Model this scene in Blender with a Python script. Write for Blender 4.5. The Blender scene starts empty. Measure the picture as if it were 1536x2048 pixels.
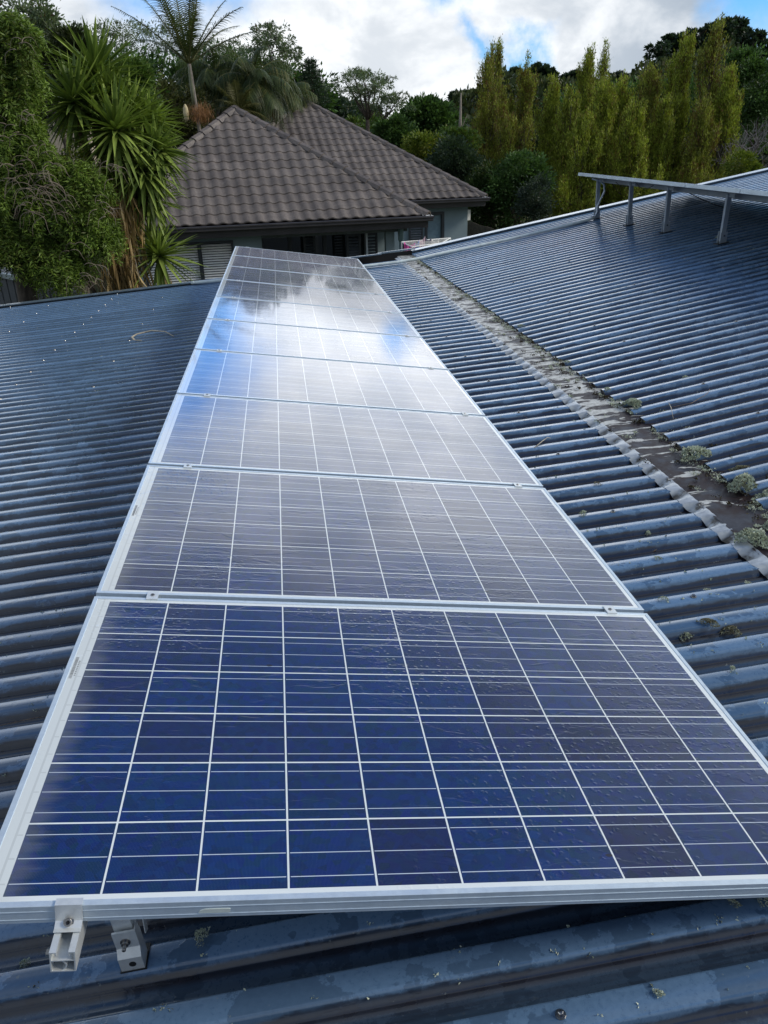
import bpy, math, random
import numpy as np
from mathutils import Matrix, Vector

R = math.radians
SC = bpy.context.scene
COL = SC.collection

# ------------------------------------------------------------------ camera
CAM = np.array([0.0, 0.0, 4.4])
RW = np.array([[0.9913064222679626, -0.12915828573761384, -0.02509411077549646],
               [-0.07701395093044815, -0.4149534120302838, -0.906577364159567],
               [0.10667909135521596, 0.9006285599900474, -0.4212929721676819]])
FPX = 1554.055
cd = bpy.data.cameras.new('camera')
cam = bpy.data.objects.new('camera', cd)
COL.objects.link(cam)
cd.sensor_fit = 'VERTICAL'
cd.sensor_height = 36.0
cd.lens = 36.0 * FPX / 2048.0
cd.clip_start = 0.02
cd.clip_end = 3000
cam.matrix_world = Matrix(((RW[0][0], -RW[1][0], -RW[2][0], CAM[0]),
                           (RW[0][1], -RW[1][1], -RW[2][1], CAM[1]),
                           (RW[0][2], -RW[1][2], -RW[2][2], CAM[2]),
                           (0, 0, 0, 1)))
SC.camera = cam


def ray(u, v):
    return RW.T @ np.array([(u - 768) / FPX, (v - 1024) / FPX, 1.0])


def aty(u, v, y):
    """the place in the world seen at pixel (u, v) of the photo at depth y"""
    r = ray(u, v)
    return CAM + r * (y / r[1])


def azel_dir(az, el):
    a, e = R(az), R(el)
    return (math.sin(a) * math.cos(e), math.cos(a) * math.cos(e), math.sin(e))


# ------------------------------------------------------------------ node helpers
class NT:
    def __init__(s, tree):
        s.t = tree
        s.n = tree.nodes
        s.l = tree.links

    def new(s, kind, **kw):
        n = s.n.new(kind)
        for k, v in kw.items():
            setattr(n, k, v)
        return n

    def put(s, sock, v):
        if v is None:
            return
        if hasattr(v, 'is_output'):
            s.l.new(v, sock)
        elif isinstance(v, (tuple, list)):
            if len(v) == 3 and sock.type == 'RGBA':
                v = (*v, 1)
            sock.default_value = v
        else:
            sock.default_value = v

    def math(s, op, a, b=None, c=None, clamp=False):
        n = s.new('ShaderNodeMath', operation=op, use_clamp=clamp)
        s.put(n.inputs[0], a)
        s.put(n.inputs[1], b)
        s.put(n.inputs[2], c)
        return n.outputs[0]

    def vmath(s, op, a, b=None, scale=None):
        n = s.new('ShaderNodeVectorMath', operation=op)
        s.put(n.inputs[0], a)
        s.put(n.inputs[1], b)
        if scale is not None:
            s.put(n.inputs['Scale'], scale)
        return n.outputs['Value'] if op in ('DISTANCE', 'LENGTH', 'DOT_PRODUCT') else n.outputs['Vector']

    def noise(s, vec, scale, detail=3, rough=.5, dist=0, out='Fac', w=None):
        n = s.new('ShaderNodeTexNoise')
        if w is not None:
            n.noise_dimensions = '4D'
            s.put(n.inputs['W'], w)
        s.put(n.inputs['Vector'], vec)
        s.put(n.inputs['Scale'], scale)
        s.put(n.inputs['Detail'], detail)
        s.put(n.inputs['Roughness'], rough)
        s.put(n.inputs['Distortion'], dist)
        return n.outputs[out]

    def voro(s, vec, scale, feature='F1', out='Distance', rnd=1.0):
        n = s.new('ShaderNodeTexVoronoi', feature=feature)
        s.put(n.inputs['Vector'], vec)
        s.put(n.inputs['Scale'], scale)
        s.put(n.inputs['Randomness'], rnd)
        return n.outputs[out]

    def white(s, vec, out='Value'):
        n = s.new('ShaderNodeTexWhiteNoise')
        s.put(n.inputs['Vector'], vec)
        return n.outputs[out]

    def ss(s, v, a, b, c=0.0, d=1.0, smooth=True):
        n = s.new('ShaderNodeMapRange', interpolation_type='SMOOTHSTEP' if smooth else 'LINEAR')
        for i, x in enumerate((v, a, b, c, d)):
            s.put(n.inputs[i], x)
        return n.outputs[0]

    def mix(s, f, a, b, blend='MIX'):
        n = s.new('ShaderNodeMix', data_type='RGBA', blend_type=blend)
        s.put(n.inputs[0], f)
        s.put(n.inputs[6], a)
        s.put(n.inputs[7], b)
        return n.outputs[2]

    def mixf(s, f, a, b):
        n = s.new('ShaderNodeMix', data_type='FLOAT')
        s.put(n.inputs[0], f)
        s.put(n.inputs[2], a)
        s.put(n.inputs[3], b)
        return n.outputs[0]

    def obj(s):
        return s.new('ShaderNodeTexCoord').outputs['Object']

    def sep(s, v):
        n = s.new('ShaderNodeSeparateXYZ')
        s.put(n.inputs[0], v)
        return n.outputs

    def comb(s, x=0, y=0, z=0):
        n = s.new('ShaderNodeCombineXYZ')
        s.put(n.inputs[0], x)
        s.put(n.inputs[1], y)
        s.put(n.inputs[2], z)
        return n.outputs[0]

    def bump(s, h, strength=.3, dist=.01, normal=None):
        n = s.new('ShaderNodeBump')
        s.put(n.inputs['Height'], h)
        n.inputs['Strength'].default_value = strength
        n.inputs['Distance'].default_value = dist
        if normal is not None:
            s.put(n.inputs['Normal'], normal)
        return n.outputs[0]


def material(name):
    m = bpy.data.materials.new(name)
    m.use_nodes = True
    nt = NT(m.node_tree)
    b = nt.n['Principled BSDF']
    return m, nt, b


def setb(nt, b, color=None, rough=None, metal=None, spec=None, coat=None, coat_rough=None, normal=None, ior=None):
    for k, v in (('Base Color', color), ('Roughness', rough), ('Metallic', metal), ('Specular IOR Level', spec),
                 ('Coat Weight', coat), ('Coat Roughness', coat_rough), ('Normal', normal), ('IOR', ior)):
        if v is not None:
            nt.put(b.inputs[k], v)


def simple(name, col, rough=.6, metal=0, var=.15, scale=8, bump=0, spec=None, coat=None):
    m, nt, b = material(name)
    o = nt.obj()
    f = nt.noise(o, scale, 4, .6)
    c = nt.mix(nt.ss(f, .3, .7), tuple(x * (1 - var) for x in col), tuple(min(1, x * (1 + var)) for x in col))
    setb(nt, b, c, nt.ss(f, .2, .8, rough * .85, min(1, rough * 1.15)), metal, spec, coat)
    if bump:
        setb(nt, b, normal=nt.bump(nt.noise(o, scale * 6, 3), bump, .004))
    return m


# ------------------------------------------------------------------ world and sun
world = bpy.data.worlds.new('World')
SC.world = world
world.use_nodes = True
nt = NT(world.node_tree)
bg = nt.n['Background']
SUN_AZ, SUN_EL = 102, 36        # degrees clockwise from +Y (to the right of the view), height
sky = nt.new('ShaderNodeTexSky', sky_type='NISHITA')
sky.sun_disc = False
sky.sun_elevation = R(SUN_EL)
sky.sun_rotation = R(SUN_AZ)
dirv = nt.new('ShaderNodeTexCoord').outputs['Generated']
x, y, z = nt.sep(dirv)
zc = nt.math('ADD', nt.math('MAXIMUM', z, 0.0), .16)
plane = nt.comb(nt.math('DIVIDE', x, zc), nt.math('DIVIDE', y, zc), 0)
flat = nt.vmath('MULTIPLY', dirv, (1, 1, 1.7))
n_big = nt.noise(plane, .55, 6, .55, .4)
n_mid = nt.noise(nt.vmath('ADD', flat, (7.3, 2.1, 0)), 7.5, 7, .55, .25)
warp = nt.noise(dirv, 8, 7, .62, out='Color')
dw = nt.vmath('ADD', dirv, nt.vmath('SCALE', nt.vmath('SUBTRACT', warp, (.5, .5, .5)), scale=.15))
blue = None
for az, el, rad, soft in ((-5.5, 14.5, 6.6, 2.4), (12.2, 9.1, 1.0, 1.4), (16.4, 5.3, 1.7, 1.0), (14.2, 6.6, .7, .9),
                          (30.5, 8.0, 3.0, 1.6), (12, 50, 20, 5), (-24, 56, 14, 7), (150, 55, 20, 9)):
    d = nt.vmath('DISTANCE', dw, azel_dir(az, el))
    k = nt.ss(d, R(rad - soft), R(rad + soft), 1, 0)
    blue = k if blue is None else nt.math('MAXIMUM', blue, k)
hi_blue = nt.math('MULTIPLY', nt.ss(n_big, .50, .62), nt.ss(z, .42, .62))
blue = nt.math('MAXIMUM', blue, hi_blue)
white_side = nt.ss(nt.vmath('DISTANCE', dirv, azel_dir(7, 11)), R(5), R(24), 1, 0)
shade = nt.math('ADD', nt.math('MULTIPLY', nt.ss(n_mid, .36, .62), nt.ss(z, .13, .17, .72, .45)), nt.math('MULTIPLY', white_side, .55))
shade = nt.math('SUBTRACT', shade, nt.ss(z, .2, .5, 0, .12))
cloud = nt.mix(nt.math('MULTIPLY', shade, 1.0, clamp=True), (.27, .325, .395), (.72, .74, .76))
skyc = nt.vmath('MULTIPLY', nt.vmath('SCALE', sky.outputs[0], scale=.10), (.42, .86, 1.42))
col = nt.mix(blue, cloud, skyc)
col = nt.vmath('SCALE', col, scale=nt.ss(z, .145, .175, 1.0, 2.45))
col = nt.vmath('SCALE', col, scale=nt.ss(z, .34, .56, 1.0, .32))
rear = nt.math('MULTIPLY', nt.ss(y, -.1, -.6), nt.ss(z, .75, .35))
col = nt.mix(rear, col, (.27, .30, .34))
below = nt.ss(z, -.02, 0.0, 1, 0)
col = nt.mix(below, col, (.10, .11, .08))
nt.put(bg.inputs[0], col)
bg.inputs[1].default_value = 1.0

sd = bpy.data.lights.new('sun', 'SUN')
sd.energy = 1.7
sd.angle = R(16)
sd.color = (1, .93, .82)
sun = bpy.data.objects.new('sun', sd)
COL.objects.link(sun)
sv = Vector(azel_dir(SUN_AZ, SUN_EL))
sun.rotation_euler = sv.to_track_quat('Z', 'Y').to_euler()
SC.view_settings.view_transform = 'Standard'
SC.view_settings.look = 'None'
SC.view_settings.exposure = 0.54
SC.view_settings.gamma = 1.0


# ------------------------------------------------------------------ mesh helpers
class MB:
    """collects vertices and faces for one mesh"""

    def __init__(s):
        s.v = []
        s.f = []

    def add(s, vs, fs):
        o = len(s.v)
        s.v += [tuple(map(float, p)) for p in vs]
        s.f += [tuple(i + o for i in f) for f in fs]

    def box(s, c, size, ax=None, bev=0.0):
        hx, hy, hz = (q / 2 for q in size)
        if bev <= 0:
            P = [(a * hx, b * hy, d * hz) for d in (-1, 1) for b in (-1, 1) for a in (-1, 1)]
            F = [(0, 2, 3, 1), (4, 5, 7, 6), (0, 1, 5, 4), (2, 6, 7, 3), (0, 4, 6, 2), (1, 3, 7, 5)]
        else:
            # octagonal section along x, bevelled long edges
            b_ = min(bev, hy * .9, hz * .9)
            sec = [(-hy + b_, -hz), (hy - b_, -hz), (hy, -hz + b_), (hy, hz - b_), (hy - b_, hz), (-hy + b_, hz), (-hy, hz - b_), (-hy, -hz + b_)]
            P = [(-hx, p, q) for p, q in sec] + [(hx, p, q) for p, q in sec]
            F = [tuple(range(7, -1, -1)), tuple(range(8, 16))] + [(i, (i + 1) % 8, 8 + (i + 1) % 8, 8 + i) for i in range(8)]
        c = np.array(c, float)
        if ax is None:
            P = [c + np.array(p) for p in P]
        else:
            A = np.array(ax, float)
            P = [c + p[0] * A[0] + p[1] * A[1] + p[2] * A[2] for p in P]
        s.add(P, F)

    def box2(s, a, b):
        a = np.array(a, float)
        b = np.array(b, float)
        s.box((a + b) / 2, np.abs(b - a))

    def tube(s, pts, radii, n=8, caps=True):
        pts = [np.array(p, float) for p in pts]
        if not hasattr(radii, '__len__'):
            radii = [radii] * len(pts)
        up = None
        rings = []
        for i, p in enumerate(pts):
            t = pts[min(i + 1, len(pts) - 1)] - pts[max(i - 1, 0)]
            t = t / (np.linalg.norm(t) + 1e-12)
            if up is None:
                up = np.cross(t, (0.3, 0.1, 1) if abs(t[2]) < .9 else (1, 0.1, 0))
            up = up - t * (up @ t)
            up /= np.linalg.norm(up) + 1e-12
            w = np.cross(t, up)
            rings.append([p + radii[i] * (math.cos(2 * math.pi * k / n) * up + math.sin(2 * math.pi * k / n) * w) for k in range(n)])
        V = [q for r in rings for q in r]
        F = []
        for i in range(len(pts) - 1):
            for k in range(n):
                F.append((i * n + k, i * n + (k + 1) % n, (i + 1) * n + (k + 1) % n, (i + 1) * n + k))
        if caps:
            F.append(tuple(range(n - 1, -1, -1)))
            F.append(tuple(range((len(pts) - 1) * n, len(pts) * n)))
        s.add(V, F)

    def lathe(s, prof, c, ax=((1, 0, 0), (0, 1, 0), (0, 0, 1)), n=16):
        A = np.array(ax, float)
        c = np.array(c, float)
        V = []
        for r, h in prof:
            for k in range(n):
                a = 2 * math.pi * k / n
                V.append(c + r * math.cos(a) * A[0] + r * math.sin(a) * A[1] + h * A[2])
        F = []
        for i in range(len(prof) - 1):
            for k in range(n):
                F.append((i * n + k, i * n + (k + 1) % n, (i + 1) * n + (k + 1) % n, (i + 1) * n + k))
        F.append(tuple(range(n - 1, -1, -1)))
        F.append(tuple(range((len(prof) - 1) * n, len(prof) * n)))
        s.add(V, F)

    def prism(s, sec, a, b, ux, uy):
        """2D section (list) swept from point a to b, section axes ux, uy"""
        a, b, ux, uy = (np.array(q, float) for q in (a, b, ux, uy))
        n = len(sec)
        V = [a + p * ux + q * uy for p, q in sec] + [b + p * ux + q * uy for p, q in sec]
        F = [(i, (i + 1) % n, n + (i + 1) % n, n + i) for i in range(n)] + [tuple(range(n - 1, -1, -1)), tuple(range(n, 2 * n))]
        s.add(V, F)

    def build(s, name, mat, parent=None, smooth=False):
        me = bpy.data.meshes.new(name)
        me.from_pydata(s.v, [], s.f)
        return link(name, me, mat, parent, smooth)


def link(name, me, mat, parent=None, smooth=False):
    me.update()
    if smooth:
        me.polygons.foreach_set('use_smooth', [True] * len(me.polygons))
    if mat is not None:
        me.materials.append(mat)
    o = bpy.data.objects.new(name, me)
    COL.objects.link(o)
    if parent is not None:
        o.parent = parent
    return o


def fast_mesh(name, V, F, mat, parent=None, smooth=False):
    """V (n,3), F (m,k) arrays"""
    V = np.asarray(V, np.float32)
    F = np.asarray(F, np.int32)
    me = bpy.data.meshes.new(name)
    me.vertices.add(len(V))
    me.vertices.foreach_set('co', V.ravel())
    k = F.shape[1]
    me.loops.add(F.size)
    me.loops.foreach_set('vertex_index', F.ravel())
    me.polygons.add(len(F))
    me.polygons.foreach_set('loop_start', np.arange(0, F.size, k, dtype=np.int32))
    me.polygons.foreach_set('loop_total', np.full(len(F), k, np.int32))
    me.update(calc_edges=True)
    me.validate()
    return link(name, me, mat, parent, smooth)


def tag(o, label=None, cat=None, group=None, kind=None):
    if label:
        o['label'] = label
    if cat:
        o['category'] = cat
    if group:
        o['group'] = group
    if kind:
        o['kind'] = kind
    return o


def empty(name, loc=(0, 0, 0), rz=0.0, label=None, cat=None, group=None, M=None, parent=None):
    o = bpy.data.objects.new(name, None)
    o.empty_display_size = .2
    COL.objects.link(o)
    if M is not None:
        o.matrix_world = M
    else:
        o.location = loc
        o.rotation_euler = (0, 0, rz)
    if parent:
        o.parent = parent
    return tag(o, label, cat, group)


def copy_tree(o, parent=None):
    c = o.copy()
    COL.objects.link(c)
    c.parent = parent
    for ch in list(o.children):
        copy_tree(ch, c)
    return c


# the frame of the near row of panels: x across, y away, z out of the glass
AR = np.array([-0.5844926, 0.9574052, 3.29963421])
A8 = R(8)
MA = Matrix(((math.cos(A8), 0, math.sin(A8), AR[0]), (0, 1, 0, AR[1]), (-math.sin(A8), 0, math.cos(A8), AR[2]), (0, 0, 0, 1)))


def at_array(x, y, z=0.0):
    return MA @ Matrix.Translation((x, y, z))


# ------------------------------------------------------------------ metal and panel materials
def mat_roof():
    m, nt, b = material('wet_painted_steel')
    o = nt.obj()
    x, y, z = nt.sep(o)
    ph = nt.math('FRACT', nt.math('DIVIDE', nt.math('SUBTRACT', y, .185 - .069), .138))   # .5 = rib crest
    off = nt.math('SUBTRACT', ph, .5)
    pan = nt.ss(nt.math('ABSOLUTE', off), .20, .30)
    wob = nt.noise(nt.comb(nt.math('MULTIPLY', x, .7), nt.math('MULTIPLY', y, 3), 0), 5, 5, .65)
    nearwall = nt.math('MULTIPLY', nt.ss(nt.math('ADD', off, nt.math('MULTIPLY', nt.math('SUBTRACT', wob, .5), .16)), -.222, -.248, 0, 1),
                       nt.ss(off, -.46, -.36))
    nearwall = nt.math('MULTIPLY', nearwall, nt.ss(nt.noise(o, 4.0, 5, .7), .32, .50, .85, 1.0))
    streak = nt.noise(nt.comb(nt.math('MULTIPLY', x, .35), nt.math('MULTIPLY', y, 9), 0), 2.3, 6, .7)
    grime_shade = nt.math('MULTIPLY', nt.math('MAXIMUM', nearwall, nt.math('MULTIPLY', pan, nt.ss(streak, .46, .64, 0, .7))), .9)  # groove dirt, with shade and dark reflections of the near walls painted in
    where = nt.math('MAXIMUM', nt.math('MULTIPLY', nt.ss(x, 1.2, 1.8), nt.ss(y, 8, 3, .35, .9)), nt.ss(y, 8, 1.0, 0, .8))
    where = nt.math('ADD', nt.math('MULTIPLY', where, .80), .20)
    grime_shade = nt.math('MULTIPLY', grime_shade, where)
    fine = nt.noise(o, 90, 3, .7)
    base = nt.mix(nt.ss(fine, .3, .7), (.092, .170, .285), (.116, .206, .335))
    wet = nt.noise(o, 6.5, 6, .62)
    film = nt.ss(nt.math('ADD', wet, nt.math('MULTIPLY', nt.voro(o, 34, 'SMOOTH_F1'), .10)), .55, .575)
    film = nt.math('MULTIPLY', film, nt.ss(y, 3.5, 7, 1, .25))
    spots = nt.ss(nt.voro(nt.vmath('ADD', o, nt.vmath('SCALE', nt.noise(o, 30, 2, out='Color'), scale=.03)), 26), .17, .22, 1, 0)
    spots = nt.math('MULTIPLY', spots, nt.math('MULTIPLY', nt.ss(nt.noise(o, 3.3, 2), .45, .55), nt.ss(y, 3, 6, 1, 0)))
    ribv = nt.white(nt.comb(nt.math('FLOOR', nt.math('DIVIDE', nt.math('SUBTRACT', y, .116), .138)), nt.math('GREATER_THAN', x, 2.45), 0))
    base = nt.vmath('SCALE', base, scale=nt.ss(ribv, 0, 1, .74, 1.16, False))
    dark = nt.math('MAXIMUM', film, spots)
    base = nt.mix(nt.math('MULTIPLY', dark, .5), base, (.034, .062, .108))
    base = nt.mix(nt.math('MULTIPLY', pan, nt.math('MULTIPLY', where, .88)), base, (.012, .020, .034))  # pans darkened: dirt film plus the shade between ribs put into the colour
    base = nt.mix(grime_shade, base, nt.mix(nt.noise(o, 25, 4), (.005, .004, .005), (.020, .012, .012)))
    pale = nt.math('MULTIPLY', nt.ss(nt.noise(o, 48, 3, .7), .66, .7), nt.ss(nt.noise(o, 2.1, 2), .5, .62))
    base = nt.mix(nt.math('MULTIPLY', pale, .5), base, (.22, .25, .24))
    rough = nt.mixf(dark, nt.ss(fine, .3, .7, .26, .36), .13)
    rough = nt.mixf(grime_shade, rough, .22)
    hgt = nt.math('ADD', nt.math('MULTIPLY', film, .4), nt.math('MULTIPLY', spots, -.5))
    nrm = nt.bump(hgt, .25, .002)
    nrm = nt.bump(nt.noise(nt.comb(nt.math('MULTIPLY', x, .4), y, z), 5, 2), .12, .005, nrm)
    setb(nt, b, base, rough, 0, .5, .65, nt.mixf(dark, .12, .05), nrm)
    b.inputs['Coat IOR'].default_value = 1.4
    return m


def mat_alu(name, col=(.66, .70, .72), rough=.34, metal=.75, dirt=.12):
    m, nt, b = material(name)
    o = nt.obj()
    n1 = nt.noise(o, 7, 5, .7)
    n2 = nt.noise(o, 60, 4, .7)
    c = nt.mix(nt.ss(n2, .35, .75), col, tuple(q * .9 for q in col))
    c = nt.mix(nt.math('MULTIPLY', nt.ss(n1, .58, .72), dirt * 3), c, (.22, .22, .19))
    setb(nt, b, c, nt.ss(n1, .3, .7, rough * .8, rough * 1.3), metal)
    setb(nt, b, normal=nt.bump(nt.noise(o, 160, 2), .05, .001))
    return m


def mat_glass():
    """polycrystalline laminate: 10 x 6 cells, gaps, three busbars a cell, wet glass over it"""
    m, nt, b = material('solar_laminate')
    o = nt.obj()
    info = nt.new('ShaderNodeObjectInfo').outputs['Random']
    loc = nt.new('ShaderNodeObjectInfo').outputs['Location']
    wetk = nt.ss(nt.sep(loc)[1], 1.2, 4.0, 1.0, .22)
    x, y, z = nt.sep(o)
    cx = nt.math('DIVIDE', nt.math('SUBTRACT', x, .0435), .1583)
    cy = nt.math('DIVIDE', nt.math('SUBTRACT', y, .0205), .1583)
    fx = nt.math('FRACT', cx)
    fy = nt.math('FRACT', cy)
    ex = nt.math('ABSOLUTE', nt.math('SUBTRACT', fx, .5))
    ey = nt.math('ABSOLUTE', nt.math('SUBTRACT', fy, .5))
    gap = nt.math('GREATER_THAN', nt.math('MAXIMUM', ex, ey), .4885)
    inx = nt.math('MULTIPLY', nt.math('GREATER_THAN', cx, 0), nt.math('LESS_THAN', cx, 10))
    iny = nt.math('MULTIPLY', nt.math('GREATER_THAN', cy, 0), nt.math('LESS_THAN', cy, 6))
    outside = nt.math('SUBTRACT', 1, nt.math('MULTIPLY', inx, iny))
    white = nt.math('MAXIMUM', gap, outside)
    b3 = nt.math('ABSOLUTE', nt.math('SUBTRACT', nt.math('FRACT', nt.math('MULTIPLY', fy, 3)), .5))
    bus = nt.math('MULTIPLY', nt.math('LESS_THAN', b3, .0165), nt.math('LESS_THAN', ex, .475))
    bus = nt.math('MULTIPLY', bus, nt.math('SUBTRACT', 1, white))
    cid = nt.comb(nt.math('FLOOR', cx), nt.math('FLOOR', cy), nt.math('MULTIPLY', info, 50))
    w1 = nt.white(cid)
    w2 = nt.white(nt.vmath('ADD', cid, (3.3, 7.7, 1.1)))
    cell = nt.mix(nt.math('POWER', w1, 1.5), (.0004, .0195, .096), (.0035, .0090, .052))
    grain = nt.voro(nt.vmath('ADD', o, nt.comb(0, 0, w2)), 60, out='Color')
    cell = nt.mix(.30, cell, nt.vmath('MULTIPLY', cell, nt.vmath('SCALE', grain, scale=2.2)))
    cell = nt.mix(nt.math('MULTIPLY', w2, .25), cell, (.003, .022, .10))
    fing = nt.math('ABSOLUTE', nt.math('SUBTRACT', nt.math('FRACT', nt.math('MULTIPLY', x, 420)), .5))
    cell = nt.mix(nt.math('MULTIPLY', nt.math('LESS_THAN', fing, .05), .25), cell, (.25, .3, .38))
    back = (.68, .73, .74)
    c = nt.mix(white, cell, back)
    c = nt.mix(bus, c, (.50, .56, .66))
    # grey ribbon lines printed in the white margin at the junction end
    jx = nt.math('LESS_THAN', nt.math('ABSOLUTE', nt.math('SUBTRACT', x, .030)), .0022)
    jy = nt.math('LESS_THAN', nt.math('ABSOLUTE', nt.math('SUBTRACT', nt.math('FRACT', nt.math('MULTIPLY', cy, 3)), .5)), .03)
    jj = nt.math('MULTIPLY', jy, nt.math('MULTIPLY', nt.math('GREATER_THAN', x, .029), nt.math('LESS_THAN', x, .042)))
    c = nt.mix(nt.math('MULTIPLY', nt.math('MAXIMUM', jx, jj), .28), c, (.25, .27, .28))
    # bird and dust specks, dried grime along the low junction end
    uneven = nt.comb(nt.math('MULTIPLY', x, .55), y, 0)
    sp = nt.ss(nt.voro(nt.vmath('ADD', uneven, nt.comb(info, info, 0)), 8.5), .035, .05, 1, 0)
    sp = nt.math('MULTIPLY', sp, nt.math('GREATER_THAN', nt.noise(o, 6, 2), .49))
    c = nt.mix(nt.math('MULTIPLY', sp, .85), c, (.015, .013, .012))
    sc = nt.noise(nt.comb(nt.math('MULTIPLY', x, .5), nt.math('MULTIPLY', y, 14), info), 2, 4, .7)
    edge = nt.ss(nt.math('ADD', x, nt.math('MULTIPLY', nt.math('SUBTRACT', sc, .5), .12)), .045, .10, 1, 0)
    c = nt.mix(nt.math('MULTIPLY', edge, .22), c, (.30, .31, .28))
    dust = nt.noise(nt.comb(x, y, info), 2.2, 5, .6)
    c = nt.mix(nt.math('MULTIPLY', nt.ss(dust, .4, .75, .3, 1.0), nt.ss(nt.sep(loc)[1], 1.1, 1.9, .012, .12)), c, (.44, .40, .38))
    # water: sheet edges, rivulets and drops
    wn = nt.noise(nt.vmath('ADD', nt.comb(nt.math('MULTIPLY', x, .8), nt.math('MULTIPLY', y, 2.6), info), nt.vmath('SCALE', nt.noise(o, 4, 2, out='Color'), scale=.25)), 2.6, 5, .62)
    sheet = nt.ss(wn, .50, .53)
    area = nt.ss(nt.noise(nt.vmath('ADD', o, nt.comb(nt.math('MULTIPLY', info, 9), 4, 0)), 1.7, 2), .46, .56)
    drops = nt.math('MULTIPLY', nt.ss(nt.voro(nt.vmath('ADD', o, nt.vmath('SCALE', nt.noise(o, 60, 2, out='Color'), scale=.012)), 62), .12, .34, 1, 0), area)
    rip = nt.noise(nt.comb(nt.math('MULTIPLY', x, .45), nt.math('MULTIPLY', y, 1), nt.math('MULTIPLY', x, .5)), 55, 3, .7)
    hgt = nt.math('ADD', nt.math('MULTIPLY', sheet, .30), nt.math('MULTIPLY', drops, .5))
    hgt = nt.math('ADD', hgt, nt.math('MULTIPLY', nt.math('MULTIPLY', rip, nt.ss(wn, .56, .68)), .22))
    nrm = nt.bump(nt.math('MULTIPLY', hgt, wetk), .34, .0022)
    setb(nt, b, c, .4, 0, .12, 1.0, nt.mixf(area, .04, .06))
    nt.put(b.inputs['Coat Normal'], nrm)
    nt.put(b.inputs['Normal'], nrm)
    b.inputs['Coat IOR'].default_value = 1.5
    return m


M_ROOF = mat_roof()
M_FRAME = mat_alu('anodised_frame', (.62, .71, .78), .38, .55, .05)
M_ALU = mat_alu('mill_aluminium', (.72, .75, .75), .40, .55, .2)
M_STEEL = mat_alu('stainless_bolt', (.30, .29, .28), .22, 1.0, .3)
M_GLASS = mat_glass()
M_PVC = simple('pale_conduit', (.66, .74, .73), .35, 0, .12, 12, .05)
M_BLACK = simple('black_rubber', (.012, .012, .013), .5)
M_BACK = simple('panel_backsheet', (.30, .32, .34), .45)
M_ZINC = mat_alu('galvanised_leg', (.40, .46, .52), .42, .55, .15)
M_BARGE = simple('blue_grey_trim', (.13, .18, .23), .3, .0, .15, 10, .03, coat=.3)


def mat_lead():
    m, nt, b = material('soft_lead_edge')
    o = nt.obj()
    x, y, z = nt.sep(o)
    n1 = nt.noise(o, 16, 5, .65)
    ph = nt.math('ABSOLUTE', nt.math('SUBTRACT', nt.math('FRACT', nt.math('DIVIDE', nt.math('SUBTRACT', y, .116), .138)), .5))
    dirt = nt.math('MULTIPLY', nt.ss(ph, .2, .42), nt.ss(n1, .35, .6))
    c = nt.mix(nt.ss(n1, .3, .7), (.38, .41, .43), (.58, .61, .62))
    c = nt.mix(dirt, c, (.07, .06, .045))
    cr = nt.noise(nt.comb(nt.math('MULTIPLY', x, .25), y, 0), 160, 2)
    setb(nt, b, c, .38, .35, normal=nt.bump(cr, .5, .003))
    return m


def mat_apron():
    """old brown painted flashing with pale dried puddle skins"""
    m, nt, b = material('worn_flashing')
    o = nt.obj()
    x, y, z = nt.sep(o)
    s = nt.comb(nt.math('MULTIPLY', x, .8), nt.math('MULTIPLY', y, 2.6), 0)
    n1 = nt.noise(s, 5.5, 6, .6, .7)
    n2 = nt.noise(o, 30, 5, .7)
    far = nt.ss(y, 2.0, 3.2)
    th = nt.mixf(far, .60, .485)
    film = nt.ss(nt.math('SUBTRACT', n1, th), -.006, .012)
    rim = nt.ss(nt.math('ABSOLUTE', nt.math('SUBTRACT', nt.math('SUBTRACT', n1, th), .0)), .0, .018, 1, 0)
    c = nt.mix(nt.ss(n2, .3, .7), (.012, .008, .010), (.034, .023, .023))
    c = nt.mix(nt.ss(nt.noise(o, 9, 3), .5, .62, 0, .55), c, (.045, .055, .075))
    c = nt.mix(film, c, nt.mix(nt.ss(n2, .4, .7), (.50, .51, .49), (.30, .30, .29)))
    c = nt.mix(nt.math('MULTIPLY', rim, .35), c, (.02, .017, .015))
    setb(nt, b, c, nt.ss(n2, .3, .7, .35, .6), 0, .22, 0, .1, nt.bump(nt.math('ADD', n2, film), .4, .002))
    return m


M_LEAD = mat_lead()
M_APRON = mat_apron()

# ------------------------------------------------------------------ ground and hills
SKY_PX = [(-900, 190), (-300, 190), (0, 190), (200, 195), (420, 200), (600, 210), (680, 214), (760, 226), (800, 248), (850, 258), (905, 232),
          (960, 192), (1010, 168), (1060, 160), (1120, 172), (1180, 178), (1240, 168), (1290, 142), (1340, 122), (1400, 96), (1450, 92), (1490, 110),
          (1536, 150), (1650, 190), (1900, 230), (2400, 240), (3400, 250)]
HILL_Y = 150.0
_az, _h = [], []
for u, v in SKY_PX:
    p = aty(u, v, HILL_Y)
    _az.append(math.atan2(p[0], p[1]))
    _h.append(p[2] - 2.0)
_az = np.array(_az)
_h = np.array(_h)


def hill_h(x, y):
    r = np.hypot(x, y)
    az = np.arctan2(x, y)
    H = np.interp(az, _az, _h)
    H = np.where(y < 0, 0, H)
    d = y
    t = np.clip((d - 58) / (HILL_Y - 58), 0, 1)
    t = t * t * (3 - 2 * t)
    back = np.clip((d - HILL_Y) / 200, 0, 1)
    w = .8 * np.sin(x * .11 + y * .07) + .6 * np.sin(x * .05 - y * .13)
    return H * t * (1 - .6 * back) + w * t * .8


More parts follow.
